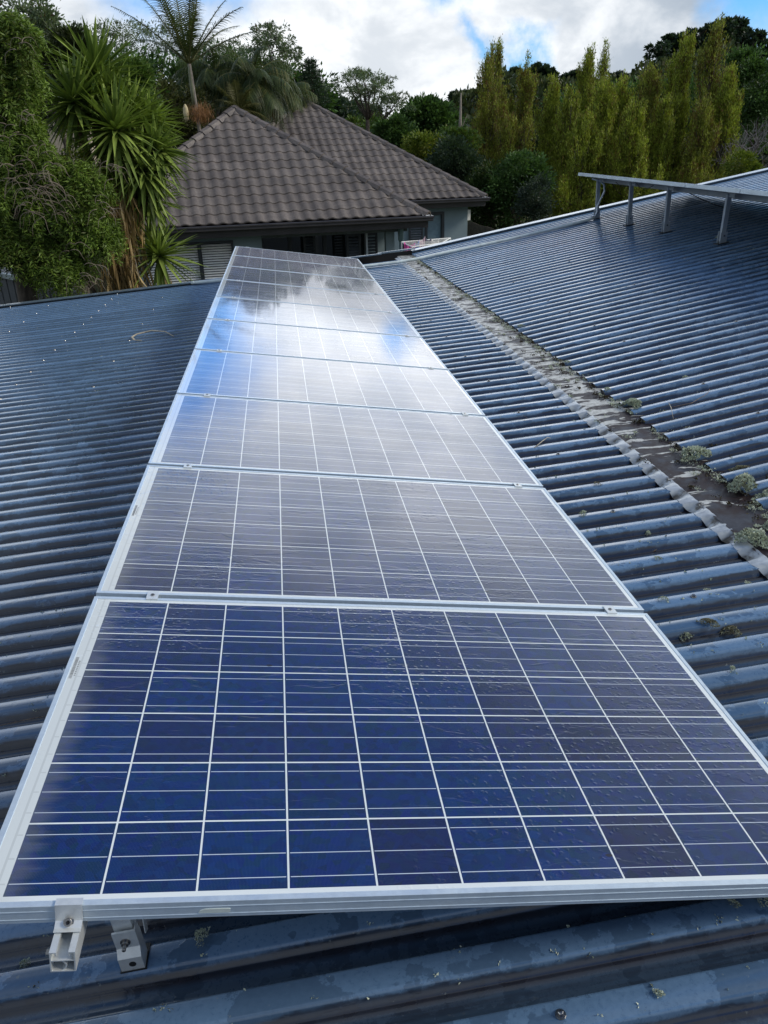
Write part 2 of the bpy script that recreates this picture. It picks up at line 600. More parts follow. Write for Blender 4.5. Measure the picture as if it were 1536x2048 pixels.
def make_ground():
    xs = np.concatenate([np.linspace(-1500, -200, 14), np.linspace(-180, 260, 111), np.linspace(280, 1500, 14)])
    ys = np.concatenate([np.linspace(-1000, -50, 8), np.linspace(-30, 50, 21), np.linspace(54, 260, 80), np.linspace(290, 1800, 14)])
    X, Y = np.meshgrid(xs, ys)
    Z = hill_h(X, Y)
    V = np.stack([X.ravel(), Y.ravel(), Z.ravel()], 1)
    nx = len(xs)
    i, j = np.meshgrid(np.arange(len(ys) - 1), np.arange(nx - 1), indexing='ij')
    a = (i * nx + j).ravel()
    F = np.stack([a, a + 1, a + nx + 1, a + nx], 1)
    m, nt, b = material('grass_ground')
    o = nt.obj()
    n1 = nt.noise(o, .06, 5, .6)
    n2 = nt.noise(o, 1.7, 5, .7)
    c = nt.mix(nt.ss(n1, .4, .6), (.045, .06, .018), (.09, .085, .035))
    c = nt.mix(nt.ss(n2, .3, .7, 0, .5), c, (.03, .04, .014))
    setb(nt, b, c, .95, 0, .1, normal=nt.bump(n2, .6, .2))
    tag(fast_mesh('ground', V, F, m, smooth=True), kind='structure', label='grassy ground rising into hills behind the houses')


make_ground()

# ------------------------------------------------------------------ own building: two metal roofs
TL = math.tan(R(12.3))
TU = math.tan(R(18.0))
LO_N = np.array([-math.sin(R(12.3)), 0, math.cos(R(12.3))])
UP_N = np.array([-math.sin(R(18)), 0, math.cos(R(18))])


def lo(x, y, h=0.0):
    """a point on the rib crests of the lower roof, h above them"""
    return np.array([x, y, -.08 + (x - 1.65) * TL]) + h * LO_N


def up(x, y, h=0.0):
    return np.array([x, y, .10 + (x - 2.40) * TU]) + h * UP_N


RIB = [(-.0690, -.0300), (-.0540, -.0300), (-.0525, -.0287), (-.0440, -.0287), (-.0375, -.0270), (-.0315, -.0075), (-.0285, -.0022), (-.0230, 0),
       (.0230, 0), (.0285, -.0022), (.0315, -.0075), (.0375, -.0270), (.0440, -.0287), (.0525, -.0287), (.0540, -.0300)]


def ribbed(name, fn, xs, y0, y1, par):
    k0 = math.floor((y0 - .185) / .138)
    k1 = math.ceil((y1 - .185) / .138)
    prof = []
    for k in range(k0, k1 + 1):
        for dy, h in RIB:
            yy = .185 + k * .138 + dy
            if y0 <= yy <= y1:
                prof.append((yy, h))
    V = []
    rnd = np.random.RandomState(3)
    for i, xx in enumerate(xs):
        for yy, h in prof:
            V.append(fn(xx, yy, h))
    V = np.array(V)
    n = len(prof)
    F = []
    for i in range(len(xs) - 1):
        a = i * n + np.arange(n - 1)
        F.append(np.stack([a, a + n, a + n + 1, a + 1], 1))
    F = np.concatenate(F)
    o = fast_mesh(name, V, F, M_ROOF, par)
    return o


bld = empty('metal_roofed_house', M=MA, label='house under the blue grey ribbed steel roofs that carry both rows of solar panels', cat='house')
Y0, Y1L, Y1U = -4.2, 10.28, 10.58
XL, XR = -6.5, 13.0
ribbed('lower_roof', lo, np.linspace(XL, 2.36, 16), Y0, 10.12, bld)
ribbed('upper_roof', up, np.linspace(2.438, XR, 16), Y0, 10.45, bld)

# worn flashing between the two roofs
mb = MB()
ys = np.arange(Y0, 10.46, .046)
rnd = random.Random(5)
V, F = [], []
for i, yy in enumerate(ys):
    w = .002 * math.sin(yy * 9) + rnd.uniform(-.0012, .0012)
    for xx, h in ((2.235, .006), (2.28, .0075), (2.34, .004), (2.415, .003), (2.53, -.012)):
        V.append(lo(xx, yy, h + w) if xx < 2.43 else up(xx, yy, -.036))
for i in range(len(ys) - 1):
    for j in range(4):
        a = i * 5 + j
        F.append((a, a + 1, a + 6, a + 5))
fast_mesh('apron_flashing', V, F, M_APRON, bld, smooth=True)

# soft lead edge dressed down over the lower ribs
V, F = [], []
ys = np.arange(Y0, 10.3, .0115)
for i, yy in enumerate(ys):
    ph = ((yy - .185) / .138) % 1.0
    d = min(ph, 1 - ph) * .138
    dip = np.clip((d - .018) / .034, 0, 1)
    dip = dip * dip * (3 - 2 * dip)
    j = .004 * math.sin(yy * 23) + .003 * math.sin(yy * 61 + 1)
    xs_ = [2.184 + j + .012 * dip, 2.200 + j, 2.218, 2.233, 2.245]
    hs = [-.021 * dip + .001, -.021 * dip + .004, -.013 * dip + .006, -.005 * dip + .009, .0085]
    for a, h in zip(xs_, hs):
        V.append(lo(a, yy, h + .001 * math.sin(yy * 140)))
for i in range(len(ys) - 1):
    for j in range(4):
        a = i * 5 + j
        F.append((a, a + 1, a + 6, a + 5))
fast_mesh('lead_edge', V, F, M_LEAD, bld, smooth=True)

# dark closures in the open ends of the upper ribs
V, F = [], []
k0 = math.floor((Y0 - .185) / .138) + 1
for k in range(k0, 75):
    for dy, h in RIB:
        yy = .185 + k * .138 + dy
        if Y0 < yy < 10.45:
            hump = max(0, (h + .0285) / .0285)
            V += [up(2.444, yy, h - .0012), up(2.440, yy, -.0305), up(2.428, yy, -.0305 - .014 * hump), up(2.468, yy, h - .0012)]
for i in range(len(V) // 4 - 1):
    a = i * 4
    for j in (0, 1):
        F.append((a + j, a + j + 1, a + j + 5, a + j + 4))
    F.append((a + 3, a, a + 4, a + 7))
fast_mesh('rib_closure', V, F, M_BLACK, bld)


# barge trims along the far edge, gutter at the low side, walls
mb = MB()
sec = [(0, -.16), (.018, -.16), (.018, .0), (.10, .0), (.10, .014), (0, .014)]
mb.prism([(-.02, -.16), (.02, -.16), (.02, .012), (-.02, .012)], lo(XL, 10.30), lo(1.16, 10.30), (0, 1, 0), LO_N)
mb.prism([(-.11, .012), (.022, .012), (.022, .022), (-.11, .022)], lo(XL, 10.30), lo(1.16, 10.30), (0, 1, 0), LO_N)
mb.build('barge_trim', M_BARGE, bld)
mb = MB()
mb.prism([(-.02, -.004), (.025, -.004), (.025, .012), (-.02, .012)], lo(1.16, 10.42, .062), lo(2.02, 10.42, .062), (0, 1, 0), LO_N)
mb.prism([(-.02, .01), (.025, .01), (.025, .028), (-.02, .028)], lo(1.98, 10.49, .05), np.array(up(2.5, 10.49, .03)), (0, 1, 0), LO_N)
mb.prism([(-.012, -.2), (.02, -.2), (.02, .032), (-.012, .032)], up(2.45, 10.58), up(XR, 10.58), (0, 1, 0), UP_N)
mb.prism([(-.13, .022), (-.02, .030), (-.02, .038), (-.13, .03)], up(2.45, 10.58), up(XR, 10.58), (0, 1, 0), UP_N)
mb.build('barge_trim', simple('pale_barge', (.15, .22, .30), .28, .1, .12, 9, coat=.4), bld)
mb = MB()
mb.prism([(-.0, -.2), (0, -.03), (.012, -.03), (.012, -.19), (.5, -.19), (.5, -.2)], lo(1.16, 10.12), lo(2.2, 10.12), (0, 1, 0), LO_N)
mb.prism([(-.0, -.10), (.01, -.10), (.01, .055), (-.0, .055)], lo(1.16, 10.425), lo(2.46, 10.50), (0, 1, 0), LO_N)
mb.build('edge_recess', M_BLACK, bld)  # black faces stand in for the dark of the gap below the trim
mb = MB()
g = [(-.13, -.16), (0, -.16), (0, -.05), (-.008, -.05), (-.008, -.15), (-.122, -.15), (-.122, -.04), (-.13, -.04)]
mb.prism(g, lo(XL + .03, Y0), lo(XL + .03, 10.3), (1, 0, 0), (0, 0, 1))
mb.build('gutter', M_BARGE, bld)
mb = MB()
P = [lo(XL + .5, Y0 + .3, -.08), lo(2.4, Y0 + .3, -.08), up(XR - .3, Y0 + .3, -.2), up(XR - .3, 10.0, -.2), lo(2.4, 10.0, -.08), lo(XL + .5, 10.0, -.08)]
bot = []
for p in P:
    w = MA @ Vector(p)
    bot.append(tuple(MA.inverted() @ Vector((w.x, w.y, 0))))
mb.add([tuple(p) for p in P] + bot, [(0, 1, 7, 6), (1, 2, 8, 7), (2, 3, 9, 8), (3, 4, 10, 9), (4, 5, 11, 10), (5, 0, 6, 11)])
mb.build('wall', simple('weatherboard', (.30, .33, .34), .7, 0, .1, 5), bld)

# roofing screws
sb = MB()
sb.lathe([(.0085, 0), (.0105, .0012), (.0095, .0035)], (0, 0, 0), n=12)
sb.lathe([(.0055, .0035), (.0055, .0085), (.004, .0098), (.0008, .0100)], (0, 0, 0), n=6)
screw_me = None
ax_lo = Matrix.Rotation(-R(12.3), 4, 'Y')
ax_up = Matrix.Rotation(-R(18), 4, 'Y')


def screw(x, ribk, upper=False):
    global screw_me
    yy = .185 + ribk * .138
    if screw_me is None:
        o = sb.build('screw', M_STEEL, bld)
        screw_me = o
    else:
        o = screw_me.copy()
        COL.objects.link(o)
    p = (up if upper else lo)(x, yy, .0)
    o.matrix_local = Matrix.Translation(Vector(p)) @ (ax_up if upper else ax_lo)


screw(.19, -1)
screw(1.03, -2)
for row, kk in ((-1.54, range(36, 73, 3)), (-2.91, range(56, 73, 4)), (-2.36, range(50, 73, 4)), (-.85, range(30, 70, 6)),
                (1.9, range(2, 66, 5))):
    for q in kk:
        screw(row, q)
for row, kk in ((2.9, range(9, 70, 4)), (4.3, range(24, 72, 5)), (3.6, range(16, 60, 6))):
    for q in kk:
        screw(row, q, True)

# ------------------------------------------------------------------ solar panels
PW, PL, PITCH = 1.650, .992, 1.012


def panel(par, barcode=False):
    mb = MB()
    lip = .0115
    # frame: outer walls, top lip with a fine step, bottom flange
    sec = [(0, -.038), (0, -.0006), (.0006, 0), (.0105, 0), (lip, -.0007), (lip, -.0045), (.0025, -.0045), (.0025, -.0355), (.022, -.0355), (.022, -.038)]
    # groove line along the wall
    def ring(sec):
        c = [((0, 0), (1, 1)), ((PW, 0), (-1, 1)), ((PW, PL), (-1, -1)), ((0, PL), (1, -1))]
        V = []
        for (cx, cy), (sx, sy) in c:
            for p, q in sec:
                V.append((cx + sx * p, cy + sy * p, q))
        n = len(sec)
        F = []
        for a in range(4):
            b_ = (a + 1) % 4
            for i in range(n):
                j = (i + 1) % n
                F.append((a * n + i, b_ * n + i, b_ * n + j, a * n + j))
        return V, F
    V, F = ring(sec)
    mb.add(V, F)
    for zz in (-.013, -.031):
        V, F = ring([(-.0008, zz), (-.0008, zz + .0012), (.001, zz + .0012), (.001, zz)])
        mb.add(V, F)
    mb.build('frame', M_FRAME, par)
    mb = MB()
    z = -.0016
    mb.add([(lip, lip, z), (PW - lip, lip, z), (PW - lip, PL - lip, z), (lip, PL - lip, z)], [(0, 1, 2, 3)])
    mb.build('cell_laminate', M_GLASS, par)
    mb = MB()
    mb.box2((.004, .004, -.0075), (PW - .004, PL - .004, -.0055))
    mb.box2((.03, PL / 2 - .06, -.027), (.13, PL / 2 + .06, -.0085))
    mb.build('backsheet', M_BACK, par)


names = ['nearest the camera, deep blue cells with water drops and white grid', 'second from the camera, mauve grey reflection over wet cells',
         'third from the camera, brownish cells with dark specks', 'fourth from the camera, blue left corner turning grey to the right',
         'fifth from the camera, bright blue left half beside white cloud reflection', 'sixth from the camera, mirroring a pale cloud with a small blue patch',
         'seventh from the camera, almost white with cloud reflection', 'eighth from the camera, dark and white reflections meeting on it',
         'second from the far end, mostly dark cells reflecting trees', 'farthest panel of the near row, dark cells in front of the tiled house']
for k in range(10):
    r = empty('solar_panel', M=at_array(0, k * PITCH), label='solar panel ' + names[k], cat='solar panel', group='solar panels of the near row')
    panel(r)
    if k in (0, 1):
        mb = MB()
        rr = random.Random(k)
        yy = .62 if k == 0 else .52
        y_ = yy
        while y_ < yy + .085:
            w = rr.choice((.0007, .0012, .002))
            mb.box2((.0145, y_, -.00155), (.0215, y_ + w, -.0013))
            y_ += w + rr.choice((.0009, .0016))
        for q in range(9):
            mb.box2((.024, yy + .01 + q * .007, -.00155), (.0275, yy + .0135 + q * .007, -.0013))
        mb.build('barcode_label', simple('label_grey', (.22, .23, .24), .6), r)
    if k == 0:
        mb = MB()
        sec = [(.485 - .02, -.0265), (.485 - .017, -.0215), (.485 - .008, -.018), (.485 + .032, -.018), (.485 + .034, -.0195), (.485 + .034, -.0265), (.485 + .032, -.0275), (.485 - .015, -.0278)]
        sec = [(p - .185 + .085, q) for p, q in sec]
        n = len(sec)
        mb.add([(p, -.0011, q) for p, q in sec] + [(p, .001, q) for p, q in sec],
               [tuple(range(n)), tuple(range(2 * n - 1, n - 1, -1))] + [(i, n + i, n + (i + 1) % n, (i + 1) % n) for i in range(n)])
        mb.build('filled_slot', simple('pale_sealant', (.52, .58, .55), .5), r)

ROW = 10 * PITCH - .02


def rail(par, x, y0, y1):
    """open top channel with inner web, mounted under the frames"""
    mb = MB()
    t = .0022
    w, h = .020, .046
    def cube(a0, b0, a1, b1):
        mb.box2((x + a0, y0, -.038 - h + b0), (x + a1, y1, -.038 - h + b1))
    cube(-w, 0, -w + t, h)                # left wall
    cube(w - t, 0, w, h)                  # right wall
    cube(-w + t, 0, w - t, t)             # floor
    cube(-w + t, h - t, -w + .0105, h)    # lips
    cube(w - .0105, h - t, w - t, h)
    cube(-w + .0085, h - .009, -w + .0105, h - t)
    cube(w - .0105, h - .009, w - .0085, h - t)
    cube(-w + t, h - .021, w - t, h - .019)   # web of the channel
    # angular chamber in the lower half
    mb.prism([(-.010, 0.0022), (-.004, .010), (-.004, .017), (-.010, .0245), (-.012, .0245), (-.006, .0165), (-.006, .0105), (-.012, .0022)],
             (x + .010, y0 + .001, -.038 - h), (x + .010, y1, -.038 - h), (1, 0, 0), (0, 0, 1))
    return mb.build('channel', M_ALU, par)


for side, x in (('left', .155), ('right', 1.53)):
    r = empty('mounting_rail', M=MA, label='aluminium rail under the %s side of the near panels, %s' % (side, 'cut end sticking out' if side == 'left' else 'clamps near the edge'),
              cat='mounting rail', group='mounting rails of the near row')
    rail(r, x, -.056 if side == 'left' else .012, ROW + .05)
    for k in range(1, 10):
        yc = k * PITCH - .01
        mb = MB()
        mb.box((x, yc, .0022), (.030 * 1.05, .042, .0032), None)
        mb.box((x, yc, -.019), (.028, .012, .036))
        c = mb.build('clamp', M_ALU, r)
        mb = MB()
        mb.lathe([(.0062, .0038), (.0062, .0052), (.0055, .0060), (.0030, .0060), (.0030, .0040)], (x, yc, 0), n=14)
        mb.build('bolt', M_STEEL, c)
        mb = MB()
        mb.lathe([(.0029, .0041), (.0028, .0043)], (x, yc, 0), n=6)
        mb.build('bolt_socket', M_BLACK, c)
    for yc, s in (((-.0, -1), (ROW, 1)) if side == 'left' else ((ROW, 1),)):
        # stepped end clamp: lip over the frame, face, foot on the rail
        mb = MB()
        w = .0215
        path = [(.010, .0030), (-.0015, .0030), (-.0025, -.030), (-.0135, -.0375), (-.020, -.0375)]
        th = .003
        outer = [(.010, .0058), (-.0035, .0058), (-.0053, -.0285), (-.0150, -.0345), (-.0225, -.0345)]
        prof = outer + path[::-1]
        sec = [((p if s < 0 else -p), q) for p, q in prof]
        mb.prism(sec, (x - w, yc, 0), (x + w, yc, 0), (0, 1, 0), (0, 0, 1))
        c = mb.build('end_clamp', M_ALU, r)
        mb = MB()
        axn = np.array([0, -.75, .66])
        axn /= np.linalg.norm(axn)
        u_ = np.array([1, 0, 0.])
        mb.lathe([(.0085, 0), (.0085, .0012), (.0066, .0014), (.0066, .0072), (.0056, .0082), (.0034, .0082), (.0034, .004)],
                 (x, yc + s * .0068, -.0295), (u_, np.cross(axn, u_), axn), n=18)
        mb.build('bolt', M_STEEL, c)
        mb = MB()
        mb.lathe([(.0033, .0042), (.003, .0046)], (x, yc + s * .0068, -.0295), (u_, np.cross(axn, u_), axn), n=6)
        mb.build('bolt_socket', M_BLACK, c)
    if side == 'left':
        mb = MB()
        mb.lathe([(.0075, 0), (.0075, .007), (.0055, .0085)], (x - .0205, -.040, -.058), ((0, 1, 0), (0, 0, 1), (-1, 0, 0)), n=12)
        mb.lathe([(.0035, -.003), (.0035, .0)], (x - .0205, -.040, -.058), ((0, 1, 0), (0, 0, 1), (-1, 0, 0)), n=12)
        mb.build('side_bolt', M_STEEL, r)

# legs of the near row (only the first shows its face, the others stand under the panels)
def near_leg(x0, y0, label):
    foot = lo(x0, y0, .002)
    r = empty('support_leg', M=MA @ Matrix.Translation(Vector(foot)) @ Matrix.Rotation(-R(12.3), 4, 'Y'), label=label, cat='support leg', group='legs under the near row')
    H = .288
    mb = MB()
    t = .0025
    # square tube post
    for a, b_ in (((-.019, .006, .030), (.019, .006 + t, H)), ((-.019, .034 - t, .030), (.019, .034, H)), ((-.019, .006 + t, .030), (-.019 + t, .034 - t, H)), ((.019 - t, .006 + t, .030), (.019, .034 - t, H))):
        mb.box2(a, b_)
    mb.build('post', M_ALU, r)
    mb = MB()
    w = .022
    prof = [(.0, .098), (.0, .054), (-.0115, .036), (-.0115, .0)]
    outer = [(-.0045, .098), (-.0045, .053), (-.016, .035), (-.016, .0)]
    mb.prism(outer + prof[::-1], (-w, 0, 0), (w, 0, 0), (0, 1, 0), (0, 0, 1))
    br = mb.build('foot_bracket', M_ALU, r)
    mb = MB()
    mb.prism([(-.016, 0), (.022, 0), (.022, .075), (.014, .10), (-.0045, .098), (-.0045, .053), (-.016, .035)], (w, 0, 0), (w + .0035, 0, 0), (0, 1, 0), (0, 0, 1))
    mb.prism([(.016, .06), (.034, .05), (.044, .13), (.039, .135)], (w + .012, 0, 0), (w + .014, 0, 0), (0, 1, 0), (0, 0, 1))
    mb.build('side_plate', M_ALU, r)
    ax = ((1, 0, 0), (0, 0, 1), (0, -1, 0))
    mb = MB()
    mb.lathe([(.0105, 0), (.0105, .0015), (.0072, .0017), (.0072, .008), (.0042, .008), (.0042, .019), (.0032, .020)], (0, -.0045, .070), ax, n=12)
    mb.build('bolt', M_STEEL, br)
    mb = MB()
    mb.lathe([(.0074, 0), (.0072, .0004)], (.004, -.0161, .017), ax, n=16)
    mb.build('bolt_hole', M_BLACK, br)
    mb = MB()
    mb.box2((-.025, -.018, -.006), (.029, .04, 0))
    mb.build('rubber_pad', M_BLACK, r)


near_leg(.226, .176, 'short aluminium leg with bolted foot bracket, standing right of the cut rail end')

# raised row on the upper roof: same panels, tall legs
FX, FY = 4.48, 9.98
words_ = ['farthest panel of the raised row, its corner above the first tall leg', 'second panel from the far end of the raised row', 'third panel from the far end of the raised row, above the third leg',
          'fourth panel from the far end of the raised row', 'fifth from the far end of the raised row, cut by the photo edge', 'sixth of the raised row, at the right edge']
slope = math.asin(.0125)
base_u = Matrix.Translation((FX, FY, 1.410)) @ Matrix.Rotation(slope, 4, 'X')
for k in range(6):
    m_ = MA @ base_u @ Matrix.Translation((0, -(k + 1) * PITCH + .02, 0))
    r = empty('solar_panel', M=m_, label='solar panel, ' + words_[k], cat='solar panel', group='solar panels of the raised row')
    panel(r)


def ztop(y):
    return 1.410 - (FY - y) * .0125


for nm, xo in (('legs', .31), ('lower edge', 1.40)):
    r = empty('mounting_rail', M=MA, label='mounting rail beneath the raised panel row, along its %s' % ('tall legs' if xo < 1 else 'far lower edge'), cat='mounting rail', group='mounting rails of the raised row')
    mb = MB()
    a = np.array([FX + xo, 10.02, ztop(10.02) - .061])
    b_ = np.array([FX + xo, 3.9, ztop(3.9) - .061])
    mb.prism([(-.02, -.023), (.02, -.023), (.02, .023), (-.02, .023)], a, b_, (1, 0, 0), (0, 0, 1))
    mb.build('channel', M_ZINC, r)
    for q in range(1, 6):
        mb = MB()
        yc = FY - q * PITCH + .01
        mb.box((FX + xo, yc, ztop(yc) + .003), (.032, .044, .004))
        mb.build('clamp', M_ALU, r)

LX = 4.785
leg_words = ['thin far leg of the raised panel row with a grey pipe beside it', 'second tall leg of the raised panel row from the far end', 'third tall leg of the raised panel row from the far end',
             'nearest tall leg of the raised panel row, leaning slightly']
for i, (yy, lean) in enumerate(((9.78, 0), (8.72, 0), (7.74, .01), (6.54, .035))):
    r = empty('support_leg', M=MA, label=leg_words[i], cat='support leg', group='tall legs under the raised row')
    foot = up(LX, yy, .001)
    top = np.array([LX - .085, yy - lean * 1.5, ztop(yy) - .050])
    mb = MB()
    d = top - foot
    L = np.linalg.norm(d)
    d /= L
    ux = np.cross(d, (0, 1, 0))
    ux /= np.linalg.norm(ux)
    uy = np.cross(d, ux)
    mb.prism([(-.022, -.018), (.022, -.018), (.022, .018), (-.022, .018)], foot + d * .02, top, ux, uy)
    mb.build('post', M_ZINC, r)
    mb = MB()
    mb.prism([(-.033, -.03), (.033, -.03), (.033, -.022), (-.033, -.022)], foot + d * .0, foot + d * .11, ux, uy)
    mb.prism([(-.033, .022), (.033, .022), (.033, .03), (-.033, .03)], foot + d * .0, foot + d * .11, ux, uy)
    mb.build('foot_bracket', M_ZINC, r)
    mb = MB()
    mb.prism([(-.055, -.045), (.055, -.045), (.055, .045), (-.055, .045)], foot - UP_N * .002, foot + UP_N * .006, (1, 0, TU), (0, 1, 0))
    mb.build('rubber_pad', M_BLACK, r)
    mb = MB()
    mb.lathe([(.009, -.036), (.009, .036)], foot + d * .075, (ux, d, uy), n=8)
    mb.build('bolt', M_STEEL, r)
    mb = MB()
    mb.box(top + np.array([0, -.03, -.002]), (.012, .16, .05))
    mb.build('head_bracket', M_ZINC, r)

# cables hanging under the raised row
def sag(name, p, q, s, rad, label, n=14, group=None):
    p, q = np.array(p, float), np.array(q, float)
    mb = MB()
    pts = [p + (q - p) * t + np.array([0, 0, -4 * s * t * (1 - t)]) for t in np.linspace(0, 1, n)]
    mb.tube(pts, rad, 6)
    o = mb.build(name, M_BLACK, None, True)
    o.matrix_world = MA
    tag(o, label, 'cable', group)


sag('panel_cable', (4.72, 8.62, 1.34), (4.70, 8.12, 1.34), .05, .004, 'thin black cable sagging between the second and third tall legs', group='cables under the raised row')
sag('panel_cable', (4.72, 9.25, 1.34), (4.80, 8.85, 1.35), .045, .004, 'thin black cable loop left of the second tall leg', group='cables under the raised row')
sag('panel_cable', (4.80, 7.62, 1.33), (5.35, 7.55, 1.19), .02, .005, 'black cable drooping right of the third tall leg', group='cables under the raised row')

# pale conduit over both roofs, bending up the first tall leg
pipe = empty('electrical_conduit', M=MA, label='long pale grey pipe crossing both roofs and climbing the far tall leg', cat='pipe')
mb = MB()
mb.tube([lo(-.56, 10.12, .030), lo(-.40, 10.05, .030), lo(0.5, 9.86, .030), lo(1.75, 9.66, .030), lo(2.15, 9.63, .034), lo(2.42, 9.62, .05), up(2.62, 9.62, .03), up(3.5, 9.58, .024), up(4.3, 9.60, .024), up(4.66, 9.68, .024), up(4.72, 9.70, .034)],
        .021, 10)
mb.build('long_pipe', M_PVC, pipe, True)
mb = MB()
pts = [up(4.70, 9.70, .030), up(4.745, 9.71, .045), up(4.775, 9.715, .09), up(4.785, 9.72, .16), np.array([4.79, 9.72, 1.22]), np.array([4.77, 9.73, 1.30]), np.array([4.70, 9.75, 1.345]), np.array([4.60, 9.77, 1.352])]
mb.tube(pts, .013, 10)
mb.build('riser_pipe', M_ZINC, pipe, True)
for t in (.12,):
    mb = MB()
    mb.lathe([(.021, -.02), (.021, .02)], lo(-.53, 10.10, .030), ((0, 1, 0), (0, 0, 1), (1, 0, 0)), n=12)
    mb.build('pipe_coupling', M_PVC, pipe, True)

# ------------------------------------------------------------------ tiled house
HE = np.array([math.cos(R(7.2)), math.sin(R(7.2)), 0])
HB = np.array([-HE[1], HE[0], 0])
EAVE = 2.8
PITCH_H = math.tan(R(32))
C1 = np.array([3.986, 21.738, 0])
C2 = np.array([7.437, 29.185, 0])


def mat_tile():
    m, nt, b = material('concrete_tile')
    o = nt.obj()
    n1 = nt.noise(o, 1.2, 5, .6)
    n2 = nt.noise(o, 22, 5, .7)
    rnd = nt.new('ShaderNodeNewGeometry').outputs['Random Per Island']
    c = nt.mix(nt.ss(n1, .35, .65), (.132, .114, .104), (.182, .158, .143))
    c = nt.mix(nt.ss(n2, .3, .75, 0, .6), c, (.060, .050, .047))
    c = nt.mix(nt.ss(nt.noise(o, 4.5, 3), .60, .72, 0, .35), c, (.21, .19, .175))
    uu = nt.math('FLOOR', nt.math('DIVIDE', nt.vmath('DOT_PRODUCT', o, (.9921, .1253, 0)), .31))
    zz = nt.math('FLOOR', nt.math('DIVIDE', nt.math('SUBTRACT', nt.sep(o)[2], 2.83), .1987))
    c = nt.vmath('SCALE', c, scale=nt.ss(nt.white(nt.comb(uu, zz, 0)), 0, 1, .82, 1.14, False))
    c = nt.vmath('SCALE', c, scale=nt.ss(rnd, 0, 1, .95, 1.05, False))
    setb(nt, b, c, .55, 0, .35, normal=nt.bump(n2, .3, .004))
    return m


M_TILE = mat_tile()
M_WALLB = simple('blue_grey_plaster', (.20, .265, .295), .8, 0, .06, 3, .1)
M_DARK = simple('charcoal_joinery', (.030, .036, .044), .35, 0, .1, 6)
M_GUTTER = simple('dark_gutter', (.045, .042, .044), .35, 0, .12, 3)
M_WHITE = simple('white_slat', (.85, .85, .81), .5, 0, .06, 5)
M_SOFFIT = simple('soffit_board', (.10, .12, .13), .7)
m_, nt_, b_ = material('dark_window_glass')
setb(nt_, b_, (.012, .016, .02), .06, 0, .6)
M_WIN = m_


def roof_face(name, P0, e, b, width, run, par, course=.375, roll=.31):
    """tiled slope: P0 left eave corner, e along the eave, b inward; hip cuts at 45 degrees both sides"""
    cosp = math.cos(R(32))
    n_c = int(math.ceil(run / cosp / course))
    step = roll / 10
    N = np.cross(e, np.array([b[0] * cosp, b[1] * cosp, math.sin(R(32))]))
    N /= np.linalg.norm(N)
    if N[2] < 0:
        N = -N
    nu = int(width / step) + 2
    us = np.linspace(0, width, nu)
    ph = (us / roll) % 1.0
    prof = np.where(ph < .66, .034 * np.sin(np.pi * ph / .66) ** .8, -.004 * np.sin(np.pi * (ph - .66) / .34))
    V, F = [], []
    for j in range(n_c):
        s0 = j * course
        s1 = min((j + 1) * course + .02, run / cosp)
        if s0 >= run / cosp - .03:
            break
        # front edge thickness row, bottom row, top row
        rows = [(s0, -.012, 0), (s0, .026, 1), (s0 + .012, .030, 1), (s1, .002, 1)]
        base = len(V)
        jit = (math.sin(j * 12.9) * .5) * .012
        for s, lift, usep in rows:
            d = s * cosp
            a0, a1 = d, width - d
            uu = np.clip(us + jit, min(a0, a1), max(a0, a1))
            z = EAVE + .03 + d * PITCH_H
            for q in range(nu):
                p = P0 + e * uu[q] + b * d
                V.append((p[0] + N[0] * (lift + prof[q]), p[1] + N[1] * (lift + prof[q]), z + N[2] * (lift + prof[q])))
        for r_ in range(3):
            for q in range(nu - 1):
                d = rows[r_][0] * cosp
                if us[q + 1] < d - step or us[q] > width - d + step:
                    continue
                a = base + r_ * nu + q
                F.append((a, a + 1, a + nu + 1, a + nu))
    return fast_mesh(name, V, F, M_TILE, par, smooth=False)


def caps(name, A, B, par, L=.40):
    A, B = np.array(A, float), np.array(B, float)
    d = B - A
    T = np.linalg.norm(d)
    d /= T
    side = np.cross(d, (0, 0, 1))
    side /= np.linalg.norm(side)
    upv = np.cross(side, d)
    n = int(T / L)
    mb = MB()
    for i in range(n + 1):
        a = A + d * i * L
        b2 = A + d * min((i + 1) * L + .05, T + .06)
        V = []
        for p, w, lift in ((a, .165, .058), (b2, .135, .030)):
            for sx, hz in ((-1, -.085), (-.62, .0), (0, .035), (.62, .0), (1, -.085)):
                V.append(p + side * sx * w + upv * (hz + lift))
            for sx, hz in ((.9, -.10), (0, .0), (-.9, -.10)):
                V.append(p + side * sx * w + upv * (hz + lift))
        mb.add(V, [(k, k + 1, 8 + k + 1, 8 + k) for k in range(7)] + [(7, 0, 8, 15), (7, 6, 5, 4, 3, 2, 1, 0), tuple(range(8, 16))])
    return mb.build(name, M_TILE, par)


